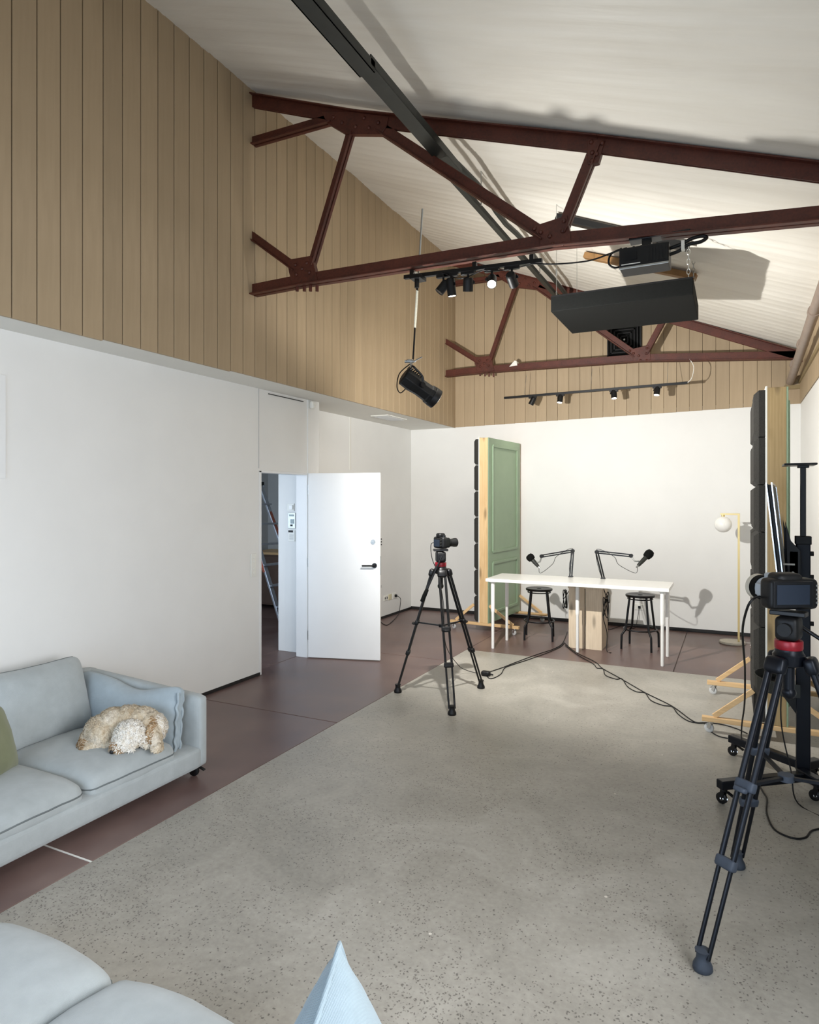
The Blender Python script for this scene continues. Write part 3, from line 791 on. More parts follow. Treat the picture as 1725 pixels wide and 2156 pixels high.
ca = [rail_pt(1120) + Vector((0, -.03, -.02)), onY(1170, 556, YT1 - .03), onY(1240, 549, YT1 - .03), onY(1290, 532, YT1 - .03), onY(1320, 522, YT1 - .03)]
tag(MB().tube(smooth_path(ca), .0055, 6).build('lighting_cable', MT['black_plastic'], None, smooth=60), 'thin black cable sagging from the near lighting track to the projector', 'cable')

# --- hanging black panel
PX0, PX1, PY0, PY1, PZ0, PZ1 = -1.51, -.305, 6.02, 6.91, 3.466, 3.61
t = thing('acoustic_baffle', 'large flat black baffle hung level from the ceiling on wires and chains', 'acoustic baffle', ((PX0 + PX1) / 2, (PY0 + PY1) / 2, PZ0))
MB().span((PX0, PY0, PZ0), (PX1, PY1, PZ1)).build('body', MT['black_matte'], t, world=True, bevel=.006)
MB().span((PX0 + .004, PY0 - .002, PZ1 - .01), (PX1 - .004, PY0 + .02, PZ1 + .004)).build('edge_seam', MT['black_plastic'], t, world=True)
for x, y, ch in ((PX0 + .04, PY0 + .05, 0), (PX0 + .06, PY1 - .05, 0), (PX1 - .04, PY0 + .05, 1), (PX1 - .04, PY1 - .06, 1)):
    zc = ceil_z(x, y) + .01
    if not ch:
        MB().cyl((x, y, PZ1), (x, y, zc), .0025, n=6).cyl((x, y, PZ1), (x, y, PZ1 + .05), .008, n=8).cyl((x, y, PZ1 + .2), (x, y, PZ1 + .26), .009, n=8).build('wire', MT['zinc'], t, world=True)
    else:
        m = MB(); z = PZ1; k = 0
        while z < zc - .01:
            pts = []
            for j in range(12):
                q = 2 * math.pi * j / 12; px_, pz_ = .013 * math.cos(q), .026 * math.sin(q)
                pts.append((x + (px_ if k % 2 else 0), y + (0 if k % 2 else px_), z + .024 + pz_))
            m.tube(pts, .003, 5, closed=True); z += .042; k += 1
        m.build('chain', MT['zinc'], t, world=True, smooth=60)

# --- gable ventilator
v0, v1 = onY(1279, 752, YB - .03), onY(1352, 690, YB - .03)
cx_, cz_ = (v0.x + v1.x) / 2, v0.z + .215
t = thing('vent_grille', 'square black louvred ventilator on the far timber gable', 'ventilator', (cx_, YB - .02, cz_ - .22))
hw = .225
MB().span((cx_ - hw, YB - .03, cz_ - hw), (cx_ + hw, YB - .016, cz_ + hw)).build('back_plate', MT['black_matte'], t, world=True)
for k in range(5):
    w_ = hw - k * .042
    m = MB(); th = .02
    y0, y1 = YB - .06 + k * .004, YB - .03
    m.span((cx_ - w_, y0, cz_ - w_), (cx_ + w_, y1, cz_ - w_ + th)).span((cx_ - w_, y0, cz_ + w_ - th), (cx_ + w_, y1, cz_ + w_)).span((cx_ - w_, y0, cz_ - w_), (cx_ - w_ + th, y1, cz_ + w_)).span((cx_ + w_ - th, y0, cz_ - w_), (cx_ + w_, y1, cz_ + w_))
    m.build('louvre_ring', MT['black_plastic'], t, world=True, bevel=.003, seg=1)
MB().cyl((cx_, YB - .05, cz_), (cx_, YB - .03, cz_), .012, n=10).build('centre_screw', MT['zinc'], t, world=True)
# small white floodlight resting on the far truss
c = onY(1082, 770, YT2 + .03)
t = thing('floodlight', 'small white floodlight sitting on the far truss bottom chord', 'floodlight', tuple(c))
MB().prism([c + Vector(p) for p in ((-.05, 0, -.02), (.07, 0, -.01), (.06, 0, .05), (.03, 0, .06))], (0, -.06, 0), (0, .04, 0)).build('shade', MT['plastic_white'], t, world=True, bevel=.003)
MB().box(c + Vector((.02, -.01, -.02)), (.06, .05, .03)).build('bracket', MT['zinc'], t, world=True)
# detector on the column top
c = onX(657, 853, XP1 + .03)
t = thing('motion_sensor', 'small white domed motion sensor at the top of the boxed column', 'sensor', tuple(c))
MB().rbox((XP1 + .038, c.y, c.z), (.05, .075, .085), .022).build('housing', MT['plastic_white'], t, world=True, smooth=180)
MB().rbox((XP1 + .055, c.y, c.z - .012), (.03, .05, .04), .014).build('lens', MT['soffit_white'], t, world=True, smooth=180)

# ================================================================== WALL FITTINGS
def plate(name, label, cat, c, n, w, h, group=None, mat='plastic_white', rock=True):
    # plate on a wall: c centre, n outward normal (axis aligned)
    c = Vector(c); n = Vector(n); s_ = Vector((abs(n.y), abs(n.x), 0))
    t = thing(name, label, cat, tuple(c - Vector((0, 0, h / 2))), group=group)
    def bx_(a, b, hh, d0, d1): 
        m = MB(); cc = c + s_ * a + Vector((0, 0, b[1])) + n * ((d0 + d1) / 2)
        return m.box(cc, [abs(s_[i]) * b[0] + abs(n[i]) * (d1 - d0) for i in range(2)] + [hh])
    bx_(0, (w, 0), h, 0, .01).build('plate', MT[mat], t, world=True, bevel=.003)
    return t, bx_
for v, lb in ((1178, 'upper white light switch plate beside the door opening'), (1202, 'lower white light switch plate beside the door opening')):
    c = onX(533, v, XP1); t, b_ = plate('light_switch', lb, 'light switch', c, (1, 0, 0), .075, .115, 'switches beside the door')
    for k in (-1, 1): b_(0, (.02, k * .02), .016, .01, .016).build('rocker', MT['plastic_white'], t, world=True, bevel=.002)
t, b_ = plate('outlet', 'white double power outlet low on the left wall near the back corner', 'outlet', onX(812, 1259, XP2), (1, 0, 0), .12, .075)
for k in (-1, 1): b_(k * .03, (.02, 0), .03, .01, .013).build('socket', MT['black_strip'], t, world=True)
t, b_ = plate('outlet', 'cream power outlet in the row low on the left wall', 'outlet', onX(821, 1257, XP2), (1, 0, 0), .09, .085, mat='plastic_cream')
b_(0, (.03, 0), .03, .01, .013).build('socket', MT['plastic_cream'], t, world=True)
c = onX(830, 1254, XP2)
t, b_ = plate('outlet', 'white power outlet with a black plug low on the left wall', 'outlet', c, (1, 0, 0), .1, .085)
b_(0, (.03, 0), .03, .01, .013).build('socket', MT['plastic_white'], t, world=True)
pl = thing('plug_cable', 'black plug and thin cable trailing from the left wall outlet to the floor', 'cable', tuple(c + Vector((.01, 0, -.02))))
MB().rbox(c + Vector((.032, 0, 0)), (.04, .035, .04), .012).build('plug', MT['black_plastic'], pl, world=True, smooth=180)
pts = [c + Vector((.05, 0, 0)), c + Vector((.07, .08, -.06)), c + Vector((.07, .05, -.2)), Vector((XP2 + .1, c.y - .05, .02)), onZ(822, 1312, .006), onZ(812, 1316, .006), onZ(800, 1308, .006)]
MB().tube(smooth_path(pts), .005, 6).build('cable', MT['black_plastic'], pl, world=True, smooth=60)
c = onX(797, 1236, XP2); t, b_ = plate('wall_plate', 'narrow grey plate on the left wall beside the open door', 'wall plate', c, (1, 0, 0), .16, .035, mat='wall_grey')
c = onX(795, 1141, XP2)
t = thing('coat_hook', 'small black wall hook rack just beyond the open door edge', 'wall hook', tuple(c - Vector((0, 0, .06))))
MB().box(c + Vector((.006, 0, 0)), (.012, .09, .12)).build('plate', MT['plastic_white'], t, world=True)
for k in (-1, 0, 1): MB().box(c + Vector((.03, .01, k * .04)), (.04, .07, .018)).build('hook', MT['black_plastic'], t, world=True, bevel=.003)
# controls on the reveal behind the door frame (faces the camera)
YW = D1 + .15
def wp(u, v): return onY(u, v, YW)
c = wp(613, 1068); t, b_ = plate('control_box', 'small white square control box on the reveal by the door', 'control box', c, (0, -1, 0), .10, .085)
b_(.015, (.045, 0), .05, .01, .03).build('cover', MT['lacquer_white'], t, world=True, bevel=.003)
c = wp(615, 1096); t, b_ = plate('alarm_keypad', 'grey alarm keypad with display on the reveal by the door', 'keypad', c, (0, -1, 0), .105, .18, mat='zinc')
b_(.012, (.05, -.01), .05, .01, .014).build('display', MT['lcd'], t, world=True)
b_(.0, (.03, -.055), .02, .01, .014).build('button', MT['black_plastic'], t, world=True)
b_(.0, (.06, .06), .02, .01, .014).build('indicator', MT['lcd'], t, world=True)
c = wp(615, 1128); t, b_ = plate('thermostat', 'white thermostat with a black top strip on the reveal by the door', 'thermostat', c, (0, -1, 0), .09, .13)
b_(-.01, (.06, .05), .022, .01, .016).build('top_strip', MT['black_plastic'], t, world=True)
for k in range(3): b_(0, (.055, -.035 + k * .022), .008, .01, .013).build('label_line', MT['wall_grey'], t, world=True)
# pale wall panel at the left picture edge
p0, p1 = onX(0, 790, XP1), onX(10, 1008, XP1)
z0 = onX(10, 1008, XP1).z; z1 = onX(10, 790, XP1).z
t = thing('wall_board', 'white pinboard on the left wall at the picture edge', 'pinboard', (XP1, p1.y - .5, z0))
MB().span((XP1 + .001, p1.y - 1.0, z0), (XP1 + .012, p1.y - .0, z1)).build('board', MT['door_white'], t, world=True, bevel=.002)
for y_ in (p1.y - .95, p1.y - .05):
    for z_ in (z0 + .04, z1 - .04): MB().cyl((XP1 + .012, y_, z_), (XP1 + .015, y_, z_), .006, n=10).build('screw_cap', MT['plastic_white'], t, world=True)

# ================================================================== SIDE ROOM: stepladder and cupboard
t = thing('cupboard', 'low brown cupboard at the far end of the side room', 'cupboard', (-6.0, 8.7, 0))
MB().span((-7.0, 8.45, .06), (-4.9, 8.98, .86)).build('body', MT['cupboard_brown'], t, world=True, bevel=.004)
MB().span((-7.02, 8.42, .86), (-4.88, 8.99, .9)).build('top', MT['pine_flat'], t, world=True, bevel=.004)
for k in range(3):
    d_ = MB().span((-6.98 + k * .69, 8.43, .09), (-6.31 + k * .69, 8.45, .83)).build('cabinet_door', MT['cupboard_brown'], t, world=True, bevel=.003)
    MB().span((-6.36 + k * .69, 8.41, .45), (-6.345 + k * .69, 8.432, .58)).build('handle', MT['zinc'], d_, world=True)
# A-frame ladder: front rails lean from the floor up to the left
lt = onY(540, 1040, 6.75); lb = onZ(596, 1322, 0)
t = thing('stepladder', 'aluminium stepladder with orange rails standing in the side room', 'ladder', (lb.x - .3, lb.y + .25, 0))
dL = Vector((-.80, .0, 1.95)); wv = Vector((.12, .44, 0))
for sg in (0, 1):
    o_ = lb + Vector((0, 0, 0)) + (wv * sg) - wv * 0
    MB().bar(o_, o_ + dL - wv * (sg - .5) * .25, .03, .075, (0, 1, 0)).build('front_rail', MT['aluminium'], t, world=True, bevel=.004)
    MB().bar(o_ + dL * .38, o_ + dL * .8 - wv * (sg - .5) * .2, .034, .05, (0, 1, 0)).build('rail_sticker', MT['ladder_orange'], t, world=True)
    MB().bar(o_ + Vector((-1.35, 0, 0)), o_ + dL, .03, .04, (0, 1, 0)).build('rear_rail', MT['aluminium'], t, world=True, bevel=.004)
for k in range(1, 7):
    f = k / 7
    a_ = lb + dL * f; b2_ = lb + wv + dL * f
    MB().box((a_ + b2_) / 2, (.09, (b2_ - a_).length, .025), math.atan2(wv.y, wv.x) - R(90)).build('step', MT['aluminium'], t, world=True, bevel=.003)
    if k % 2: 
        a_ = lb + Vector((-1.35, 0, 0)) + (dL - Vector((-1.35, 0, 0))) * f
        MB().bar(a_, a_ + wv, .02, .02).build('brace', MT['aluminium'], t, world=True)
MB().box(lb + dL + wv * .5 + Vector((0, 0, .02)), (.16, .42, .05)).build('top_cap', MT['black_plastic'], t, world=True, bevel=.005)

# ================================================================== FREE-STANDING SCENERY FLATS
def caster(parent, x, y, ztop, r=.03, mat='chrome', wheel='black_plastic', brake=False, rz=0):
    # fork plate + wheel, in the parent's local space
    c = Vector((x, y, 0)); q = Matrix.Rotation(rz, 3, 'Z')
    m = MB().cyl(c + Vector((0, 0, ztop - .012)), c + Vector((0, 0, ztop)), .02, n=12)
    for sg in (-1, 1): m.bar(c + q @ Vector((sg * .016, .0, ztop - .012)), c + q @ Vector((sg * .016, .012, r)), .004, .024, tuple(q @ Vector((0, 1, 0))))
    if brake: m.bar(c + q @ Vector((0, -.02, ztop - .012)), c + q @ Vector((0, -.065, ztop - .03)), .022, .005)
    o = m.build('caster', MT[mat], parent)
    a = q @ Vector((1, 0, 0)); w = c + q @ Vector((0, .012, r))
    MB().lathe([(.006, -.011), (r * .8, -.011), (r, -.007), (r, .007), (r * .8, .011), (.006, .011)], w, a, 18).build('wheel', MT[wheel], o, smooth=40)
    return o
def flat(label, loc, rz, wood):
    L, Ht, T, Z0 = 1.12, 2.43, .145, .12
    t = thing('scenery_flat', label, 'scenery flat', loc, rz, 'wheeled scenery flats')
    b = lambda a_, b_, nm, mt, bv=.003, par=None: MB().span(a_, b_).build(nm, MT[mt], par or t, bevel=bv)
    b((.012, 0, Z0), (T - .012, .045, Z0 + Ht), 'stile', wood)
    b((.012, L - .045, Z0), (T - .012, L, Z0 + Ht), 'stile', wood)
    for z in (Z0, Z0 + Ht * .42, Z0 + Ht - .045): b((.012, .045, z), (T - .012, L - .045, z + .045), 'rail', 'pine_flat')
    fc = b((T - .012, 0, Z0), (T, L, Z0 + Ht), 'green_face', 'green_paint', .002)
    b((0, 0, Z0), (.012, L, Z0 + Ht + .012), 'backing_sheet', 'plastic_white', .001)
    # raised moulding frames on the green face
    for z0, z1 in ((Z0 + .13, Z0 + .78), (Z0 + .93, Z0 + Ht - .1)):
        y0, y1 = .13, L - .13
        m = MB(); 
        for (ya, za), (yb, zb) in (((y0, z0), (y1, z0)), ((y1, z0), (y1, z1)), ((y1, z1), (y0, z1)), ((y0, z1), (y0, z0))):
            m.bar((T + .006, ya, za), (T + .006, yb, zb), .035, .014, (1, 0, 0)) if 0 else m.bar((T + .008, ya, za), (T + .008, yb, zb), .020, .036, (0, 1, 0) if ya == yb and 0 else ((0, 0, 1) if za == zb else (0, 1, 0)))
        m.build('moulding', MT['green_paint'], fc, bevel=.004)
    # acoustic foam tiles on the other face: bevelled slabs so the joints are V grooves
    nc, nr = 3, 7; w, h = L / nc, (Ht - .02) / nr; d = .075
    mesh = None
    for r_ in range(nr):
        for c_ in range(nc):
            if mesh is None:
                e, g = .028, .004; x1, x2 = -d * .55, -d
                hw, hh = w / 2 - g, h / 2 - g
                rings = [(0, hw, hh), (x1, hw, hh), (x2, hw - e, hh - e)]
                vs = [(x, sy * a_, sz * b_) for x, a_, b_ in rings for sy, sz in ((-1, -1), (1, -1), (1, 1), (-1, 1))]
                fs = [(i * 4 + k, (i + 1) * 4 + k, (i + 1) * 4 + (k + 1) % 4, i * 4 + (k + 1) % 4) for i in range(2) for k in range(4)] + [(0, 1, 2, 3), (11, 10, 9, 8)]
                o = MB().add(vs, fs).build('foam_tile', MT['foam'], t); mesh = o.data
            else:
                o = bpy.data.objects.new('foam_tile', mesh); S.collection.objects.link(o); o.parent = t
            o.location = (0, w * (c_ + .5), Z0 + .01 + h * (r_ + .5) - (.012 if c_ == 1 else 0))
    # wheeled feet and struts
    for y in (.02, L - .02):
        f = MB().span((-.42, y - .025, .085), (.56, y + .025, .125 if 0 else .119)).build('foot', MT['pine_flat'], t, bevel=.003)
        for x in (-.36, .5): caster(t, x, y, .085, .034, 'chrome', 'wall_grey', rz=R(70))
        for x0, x1 in ((-.34, -.076), (.48, T + .002)):
            MB().bar((x0, y, .125), (x1, y, .35), .036, .020, (0, 1, 0)).build('strut', MT['pine_flat'], t, bevel=.002)
    return t
flat('green panelled scenery flat on wheels standing by the white table', (-3.018, 8.20, 0), R(-4.5), 'pine')
flat('foam-backed scenery flat with a knotty timber edge on the right by the camera tripod', (.205, 5.41, 0), R(0), 'pine_treated')

# ================================================================== TABLE, STOOLS, BOX
TZ = .82
t = thing('table', 'long white table with slim white legs before the back wall', 'table', (-1.6, 7.6, 0))
MB().span((-2.6, 7.30, TZ - .036), (-.6, 7.91, TZ)).build('tabletop', MT['lacquer_white'], t, world=True, bevel=.003)
for x, y in ((-2.53, 7.36), (-.67, 7.36), (-2.52, 7.86), (-.66, 7.83), (-1.6, 7.6)):
    lg = MB().lathe([(.016, .0), (.018, .006), (.018, .42), (.0205, .425), (.0225, .45), (.0225, TZ - .045)], (x, y, 0), (0, 0, 1), 16).build('leg', MT['lacquer_white'], t, world=True, smooth=40)
    MB().cyl((x, y, TZ - .046), (x, y, TZ - .037), .045, n=16).build('mounting_plate', MT['lacquer_white'], lg, world=True)
def stool(label, x, y, rz):
    t = thing('stool', label, 'stool', (x, y, 0), rz, 'black bar stools behind the table')
    Hs = .63
    MB().lathe([(.001, Hs - .03), (.13, Hs - .03), (.16, Hs - .028), (.165, Hs - .018), (.165, Hs - .006), (.158, Hs), (.14, Hs - .001), (.12, Hs - .006), (.03, Hs - .007), (.028, Hs - .02), (.001, Hs - .02)], (0, 0, 0), (0, 0, 1), 32).build('seat', MT['black_metal'], t, smooth=40)
    for k in range(4):
        a_ = R(45 + 90 * k); d_ = Vector((math.cos(a_), math.sin(a_), 0))
        pts = [d_ * .135 + UP * (Hs - .03), d_ * .18 + UP * .26, d_ * .186 + UP * .225, d_ * .228 + UP * .175, d_ * .236 + UP * .15, d_ * .24]
        MB().tube(smooth_path(pts, 3), .0125, 10).build('leg', MT['black_metal'], t, smooth=60)
    MB().tube([(.185 * math.cos(q), .185 * math.sin(q), .225) for q in [2 * math.pi * k / 28 for k in range(28)]], .009, 8, closed=True).build('foot_ring', MT['black_metal'], t, smooth=60)
    MB().tube([(.14 * math.cos(q), .14 * math.sin(q), Hs - .05) for q in [2 * math.pi * k / 28 for k in range(28)]], .007, 8, closed=True).build('seat_ring', MT['black_metal'], t, smooth=60)
    return t
p = onZ(1131, 1347, 0); stool('round black stool behind the table beside the green flat', p.x, p.y + .1, R(12))
p = onZ(1346, 1368, 0); stool('round black stool behind the table at its right end', p.x, p.y + .1, R(-8))
p = onZ(1235, 1366, 0)
bx0, bx1, by0, by1, bh = -1.745, -1.365, 7.80, 8.22, .70
t = thing('plywood_box', 'pale plywood box with upright front planks standing under the table', 'wooden box', ((bx0 + bx1) / 2, (by0 + by1) / 2, 0))
MB().span((bx0, by0 + .02, 0), (bx0 + .018, by1, bh)).build('side', MT['ply_pale'], t, world=True)
MB().span((bx1 - .018, by0 + .02, 0), (bx1, by1, bh)).build('side', MT['ply_pale'], t, world=True)
MB().span((bx0, by1 - .018, 0), (bx1, by1, bh)).build('back', MT['ply_pale'], t, world=True)
MB().span((bx0 - .01, by0, bh), (bx1 + .01, by1 + .01, bh + .018)).build('top', MT['ply_pale'], t, world=True)
MB().span((bx0 + .018, by0 + .05, 0), (bx1 - .018, by0 + .068, bh)).build('inner_panel', MT['ply_grey'], t, world=True)
MB().span((bx0, by0, 0), (bx0 + .185, by0 + .02, bh)).build('plank', MT['ply_pale'], t, world=True, bevel=.002)
MB().span((bx1 - .185, by0, 0), (bx1, by0 + .02, bh)).build('plank', MT['ply_pale'], t, world=True, bevel=.002)

# --- microphones on spring arms
def mic_arm(label, mlabel, base, elbow, tip, mic0, mic1):
    base, elbow, tip, mic0, mic1 = map(Vector, (base, elbow, tip, mic0, mic1))
    t = thing('boom_stand', label, 'boom stand', tuple(base), group='boom stands on the table')
    MB().box(base + UP * .006, (.05, .05, .012)).box(base + Vector((0, .03, -.045)), (.045, .012, .11)).box(base + Vector((0, .0, -.09)), (.045, .06, .012)).build('clamp', MT['black_metal'], t, world=True, bevel=.002)
    for lo, hi, nm in ((base + UP * .01, elbow, 'lower_arm'), (elbow, tip, 'upper_arm')):
        d_ = (hi - lo).normalized(); sd_ = d_.cross(Vector((0, 1, 0))).normalized()
        for sg in (-1, 1): MB().bar(lo + sd_ * sg * .012, hi + sd_ * sg * .012, .014, .014).build(nm, MT['black_metal'], t, world=True, bevel=.002, seg=1)
        m = MB(); n_ = 40; a_, b_ = lo + (hi - lo) * .1, lo + (hi - lo) * .55
        m.tube([a_ + (b_ - a_) * (k / n_) + Vector((.005 * math.cos(k * 1.6), .005 * math.sin(k * 1.6), 0)) for k in range(n_ + 1)], .0018, 5).build('spring', MT['zinc'], t, world=True)
    for p_ in (elbow, tip): MB().cyl(p_ - Vector((0, .022, 0)), p_ + Vector((0, .022, 0)), .022, n=16).build('joint', MT['black_plastic'], t, world=True, smooth=40)
    MB().tube([tip, tip + (mic0 - tip) * .5 + UP * -.005, mic0 + (mic1 - mic0) * .3], .009, 8).build('swivel', MT['zinc'], t, world=True)
    mt = mic0 - (mic1 - mic0) * .05
    MB().tube(smooth_path([mt, mt - (mic1 - mic0) * .15 + UP * -.05, tip + (elbow - tip) * .35 + UP * -.12, tip + (elbow - tip) * .5 + UP * -.03, elbow + UP * .03, elbow + (base - elbow) * .5 + Vector((-.03, .02, 0)), base + Vector((-.02, .04, 0))]), .003, 6).build('cable', MT['black_plastic'], t, world=True, smooth=60)
    ax = (mic1 - mic0); Lm = ax.length
    m_ = thing('microphone', mlabel, 'microphone', tuple(mic0), group='microphones on boom arms')
    MB().lathe([(.001, 0), (.016, 0), (.019, .01), (.024, Lm * .3), (.026, Lm * .58), (.001, Lm * .58)], mic0, ax, 20).build('body', MT['charcoal_metal'], m_, world=True, smooth=40)
    MB().lathe([(.001, Lm * .55), (.026, Lm * .55), (.043, Lm * .60), (.050, Lm * .74), (.049, Lm * .86), (.036, Lm * .96), (.001, Lm)], mic0, ax, 24).build('foam_windscreen', MT['black_matte'], m_, world=True, smooth=60)
    MB().cyl(mic0 - ax.normalized() * .03, mic0 + ax.normalized() * .002, .010, n=10).build('connector', MT['zinc'], m_, world=True)
YM = 7.9
q = lambda u, v, y=YM: onY(u, v, y)
mic_arm('left black spring boom arm clamped to the table edge', 'black microphone on the left boom arm near the green flat', Vector((q(1203, 1212).x, YM - .02, TZ)), q(1206, 1160), q(1141, 1171), q(1134, 1193), q(1112, 1168))
mic_arm('right black spring boom arm clamped to the table edge', 'black microphone on the right boom arm, raised to the right', Vector((q(1271, 1214).x, YM - .02, TZ)), q(1257, 1162), q(1329, 1170), q(1344, 1191, YM - .02), q(1373, 1160, YM + .10))

# tangle of cable on both sides of the box
def cable(label, pts, r=.005, mat='black_plastic', name='cable', cat='cable', z=None):
    o = MB().tube(smooth_path(pts), r, 7).build(name, MT[mat], None, smooth=60)
    return tag(o, label, cat)
cl = []
for k in range(26):
    a_ = k * .9; cl.append(Vector((bx1 + .045 + .028 * math.cos(a_ * .7) , by0 + .03 + .04 * math.sin(a_ * 1.3), .55 + .13 * math.sin(a_) - .004 * k)))
cl = [Vector((bx1 - .02, 7.97, .80 - .036 if 0 else .70 + .03))] + cl + [Vector((bx1 + .05, by0 + .05, .2)), Vector((bx1 + .06, by0 - .02, .012)), Vector((bx1 + .12, by0 - .1, .008))]
cable('coiled black cable hanging on the right side of the plywood box', cl, .005)
cl = []
for k in range(22):
    a_ = k * .9; cl.append(Vector((bx0 - .05 - .02 * math.cos(a_ * .7), by0 + .05 + .035 * math.sin(a_ * 1.3), .56 + .11 * math.sin(a_))))
cable('coiled black cable hanging on the left side of the plywood box', [Vector((bx0 + .02, 7.97, .735))] + cl, .005)
# outlet on the back wall under the table, right
c = onY(1347, 1278, YB)
t, b_ = plate('outlet', 'white power outlet on the back wall behind the right stool', 'outlet', c, (0, -1, 0), .12, .08)
b_(0, (.03, 0), .03, .01, .035).build('plug', MT['black_plastic'], t, world=True)
cable('thin black cable dropping from the back wall outlet to the floor', [c + Vector((0, -.04, 0)), c + Vector((-.02, -.06, -.15)), Vector((c.x - .05, YB - .15, .01)), onZ(1310, 1318, .006), onZ(1285, 1325, .006), onZ(1273, 1322, .006)], .004)

# --- brass globe floor lamp
lb_ = onZ(1556, 1356, 0)
t = thing('floor_lamp', 'slim brass floor lamp with a white globe before the back wall', 'floor lamp', (lb_.x, lb_.y, 0))
pb = Vector((lb_.x, lb_.y, 0))
ptp = onY(1550, 1081, lb_.y); ptp.x = pb.x + .0
MB().lathe([(.001, 0), (.138, 0), (.145, .006), (.145, .022), (.14, .03), (.001, .03)], pb + Vector((-.07, -.0, 0)), (0, 0, 1), 36).build('base', MT['stone_base'], t, world=True, smooth=40)
Zt = ptp.z
MB().box((pb.x, pb.y, Zt / 2 + .015), (.024, .024, Zt - .03)).build('pole', MT['brass'], t, world=True, bevel=.002)
gx = onY(1523, 1100, lb_.y)
MB().span((gx.x - .03, pb.y - .009, Zt - .02), (pb.x + .012, pb.y + .009, Zt)).build('arm', MT['brass'], t, world=True, bevel=.002)
MB().cyl((gx.x, pb.y, Zt - .02), (gx.x, pb.y, Zt - .05), .02, n=14).build('socket', MT['brass'], t, world=True, smooth=40)
MB().ball((gx.x, pb.y, Zt - .135), .098, 28, 18).build('globe', MT['opal_glass'], t, world=True, smooth=180)
cable('white flex lying on the floor behind the lamp base', [pb + Vector((.05, .05, .01)), pb + Vector((.2, .1, .006)), pb + Vector((.25, .0, .006)), pb + Vector((.12, -.04, .006)), pb + Vector((.3, -.06, .006))], .004, 'plastic_white')

# ================================================================== TRIPODS AND CAMERAS
def tripod(label, ctr, apexz, feet, handle, tube='black_metal', clampm='black_plastic', footm='black_plastic'):
    C = Vector((ctr[0], ctr[1], 0)); t = thing('tripod', label, 'tripod', tuple(C))
    crown = C + UP * apexz
    MB().lathe([(.03, -.06), (.055, -.05), (.06, -.01), (.052, 0), (.05, .012)], crown, (0, 0, 1), 20).cyl(crown - UP * .16, crown - UP * .05, .022, n=14).ball(crown - UP * .165, .028, 12, 8).build('bowl', MT[tube], t, world=True, smooth=40)
    ups = []
    for f in feet:
        F_ = Vector((f[0], f[1], 0)); d_ = Vector((F_.x - C.x, F_.y - C.y, 0)).normalized()
        T_ = crown + d_ * .075 + UP * -.03
        ft = F_ + UP * .05; ax = (ft - T_); s_ = ax.normalized().cross(UP).normalized()
        lg = MB()
        k1, k2 = .44, .70
        for sg in (-1, 1):
            o1 = s_ * sg * .026
            lg.cyl(T_ + o1, T_ + ax * k1 + o1, .0115, n=12)
            lg.cyl(T_ + ax * (k1 - .02) + o1, T_ + ax * k2 + o1, .0105, n=12)
            lg.cyl(T_ + ax * (k2 - .02) + o1 , ft + o1 * .92, .0085, n=12)
        lg = lg.build('leg', MT[tube], t, world=True, smooth=40)
        ups.append((T_ + ax * k1))
        xx, yy, zz = s_, ax.normalized().cross(s_), ax.normalized(); M_ = Matrix((xx, yy, zz)).transposed()
        MB().rbox(T_ + ax * .015, (.085, .05, .07), .02, 3, M=M_).build('hinge_block', MT[tube], lg, world=True, smooth=60)
        for k in (k1, k2): MB().rbox(T_ + ax * k, (.080, .036, .042), .010, 3, M=M_).build('clamp', MT[clampm], lg, world=True, smooth=60)
        MB().rbox(T_ + ax * k1 + xx * .0 + d_ * .03 + UP * -.01, (.05, .03, .02), .008, 3, M=M_).build('lever', MT[clampm], lg, world=True, smooth=60)
        MB().lathe([(.001, 0), (.032, 0), (.036, .006), (.034, .022), (.024, .04), (.022, .06), (.028, .075), (.001, .078)], F_, (0, 0, 1), 16).build('foot', MT[footm], lg, world=True, smooth=60)
    cen = sum(ups, Vector()) / 3 + UP * -.015
    for u_ in ups: MB().bar(cen, u_, .016, .012).build('spreader_arm', MT[tube], t, world=True)
    MB().cyl(cen - UP * .012, cen + UP * .012, .03, n=14).build('spreader_hub', MT[clampm], t, world=True, smooth=40)
    # fluid head
    hd = crown + UP * .012
    MB().lathe([(.05, 0), (.052, .004), (.052, .032), (.05, .036)], hd, (0, 0, 1), 28).build('red_collar', MT['red_ring'], t, world=True, smooth=40)
    hv = Vector(handle).normalized()
    h2 = MB().rbox(hd + UP * .085, (.085, .10, .095), .018, 4, M=Matrix.Rotation(math.atan2(hv.y, hv.x), 3, 'Z')).build('fluid_head', MT['black_plastic'], t, world=True, smooth=60)
    sdh = Vector((-hv.y, hv.x, 0)); sdh.z = 0; sdh.normalize()
    for sg in (-1, 1): MB().cyl(hd + UP * .085 + sdh * sg * .05, hd + UP * .085 + sdh * sg * .075, .026, n=16).build('drag_knob', MT['black_plastic'], t, world=True, smooth=40)
    MB().box(hd + UP * .145, (.06, .13, .02), math.atan2(hv.y, hv.x) + R(90)).build('sliding_plate', MT['black_metal'], t, world=True, bevel=.004)
    a_ = hd + UP * .10 + sdh * .07; b_ = a_ + hv * .34
    MB().cyl(a_, b_, .008, n=10).build('pan_handle', MT['black_metal'], t, world=True, smooth=40)
    MB().lathe([(.012, 0), (.017, .01), (.019, .06), (.016, .12), (.001, .125)], b_ - hv * .02, hv, 14).build('handle_grip', MT['black_matte'], t, world=True, smooth=50)
    return hd + UP * .157
def yawed(fwd):
    f = Vector((fwd[0], fwd[1], 0)).normalized(); r_ = Vector((f.y, -f.x, 0)); return f, r_
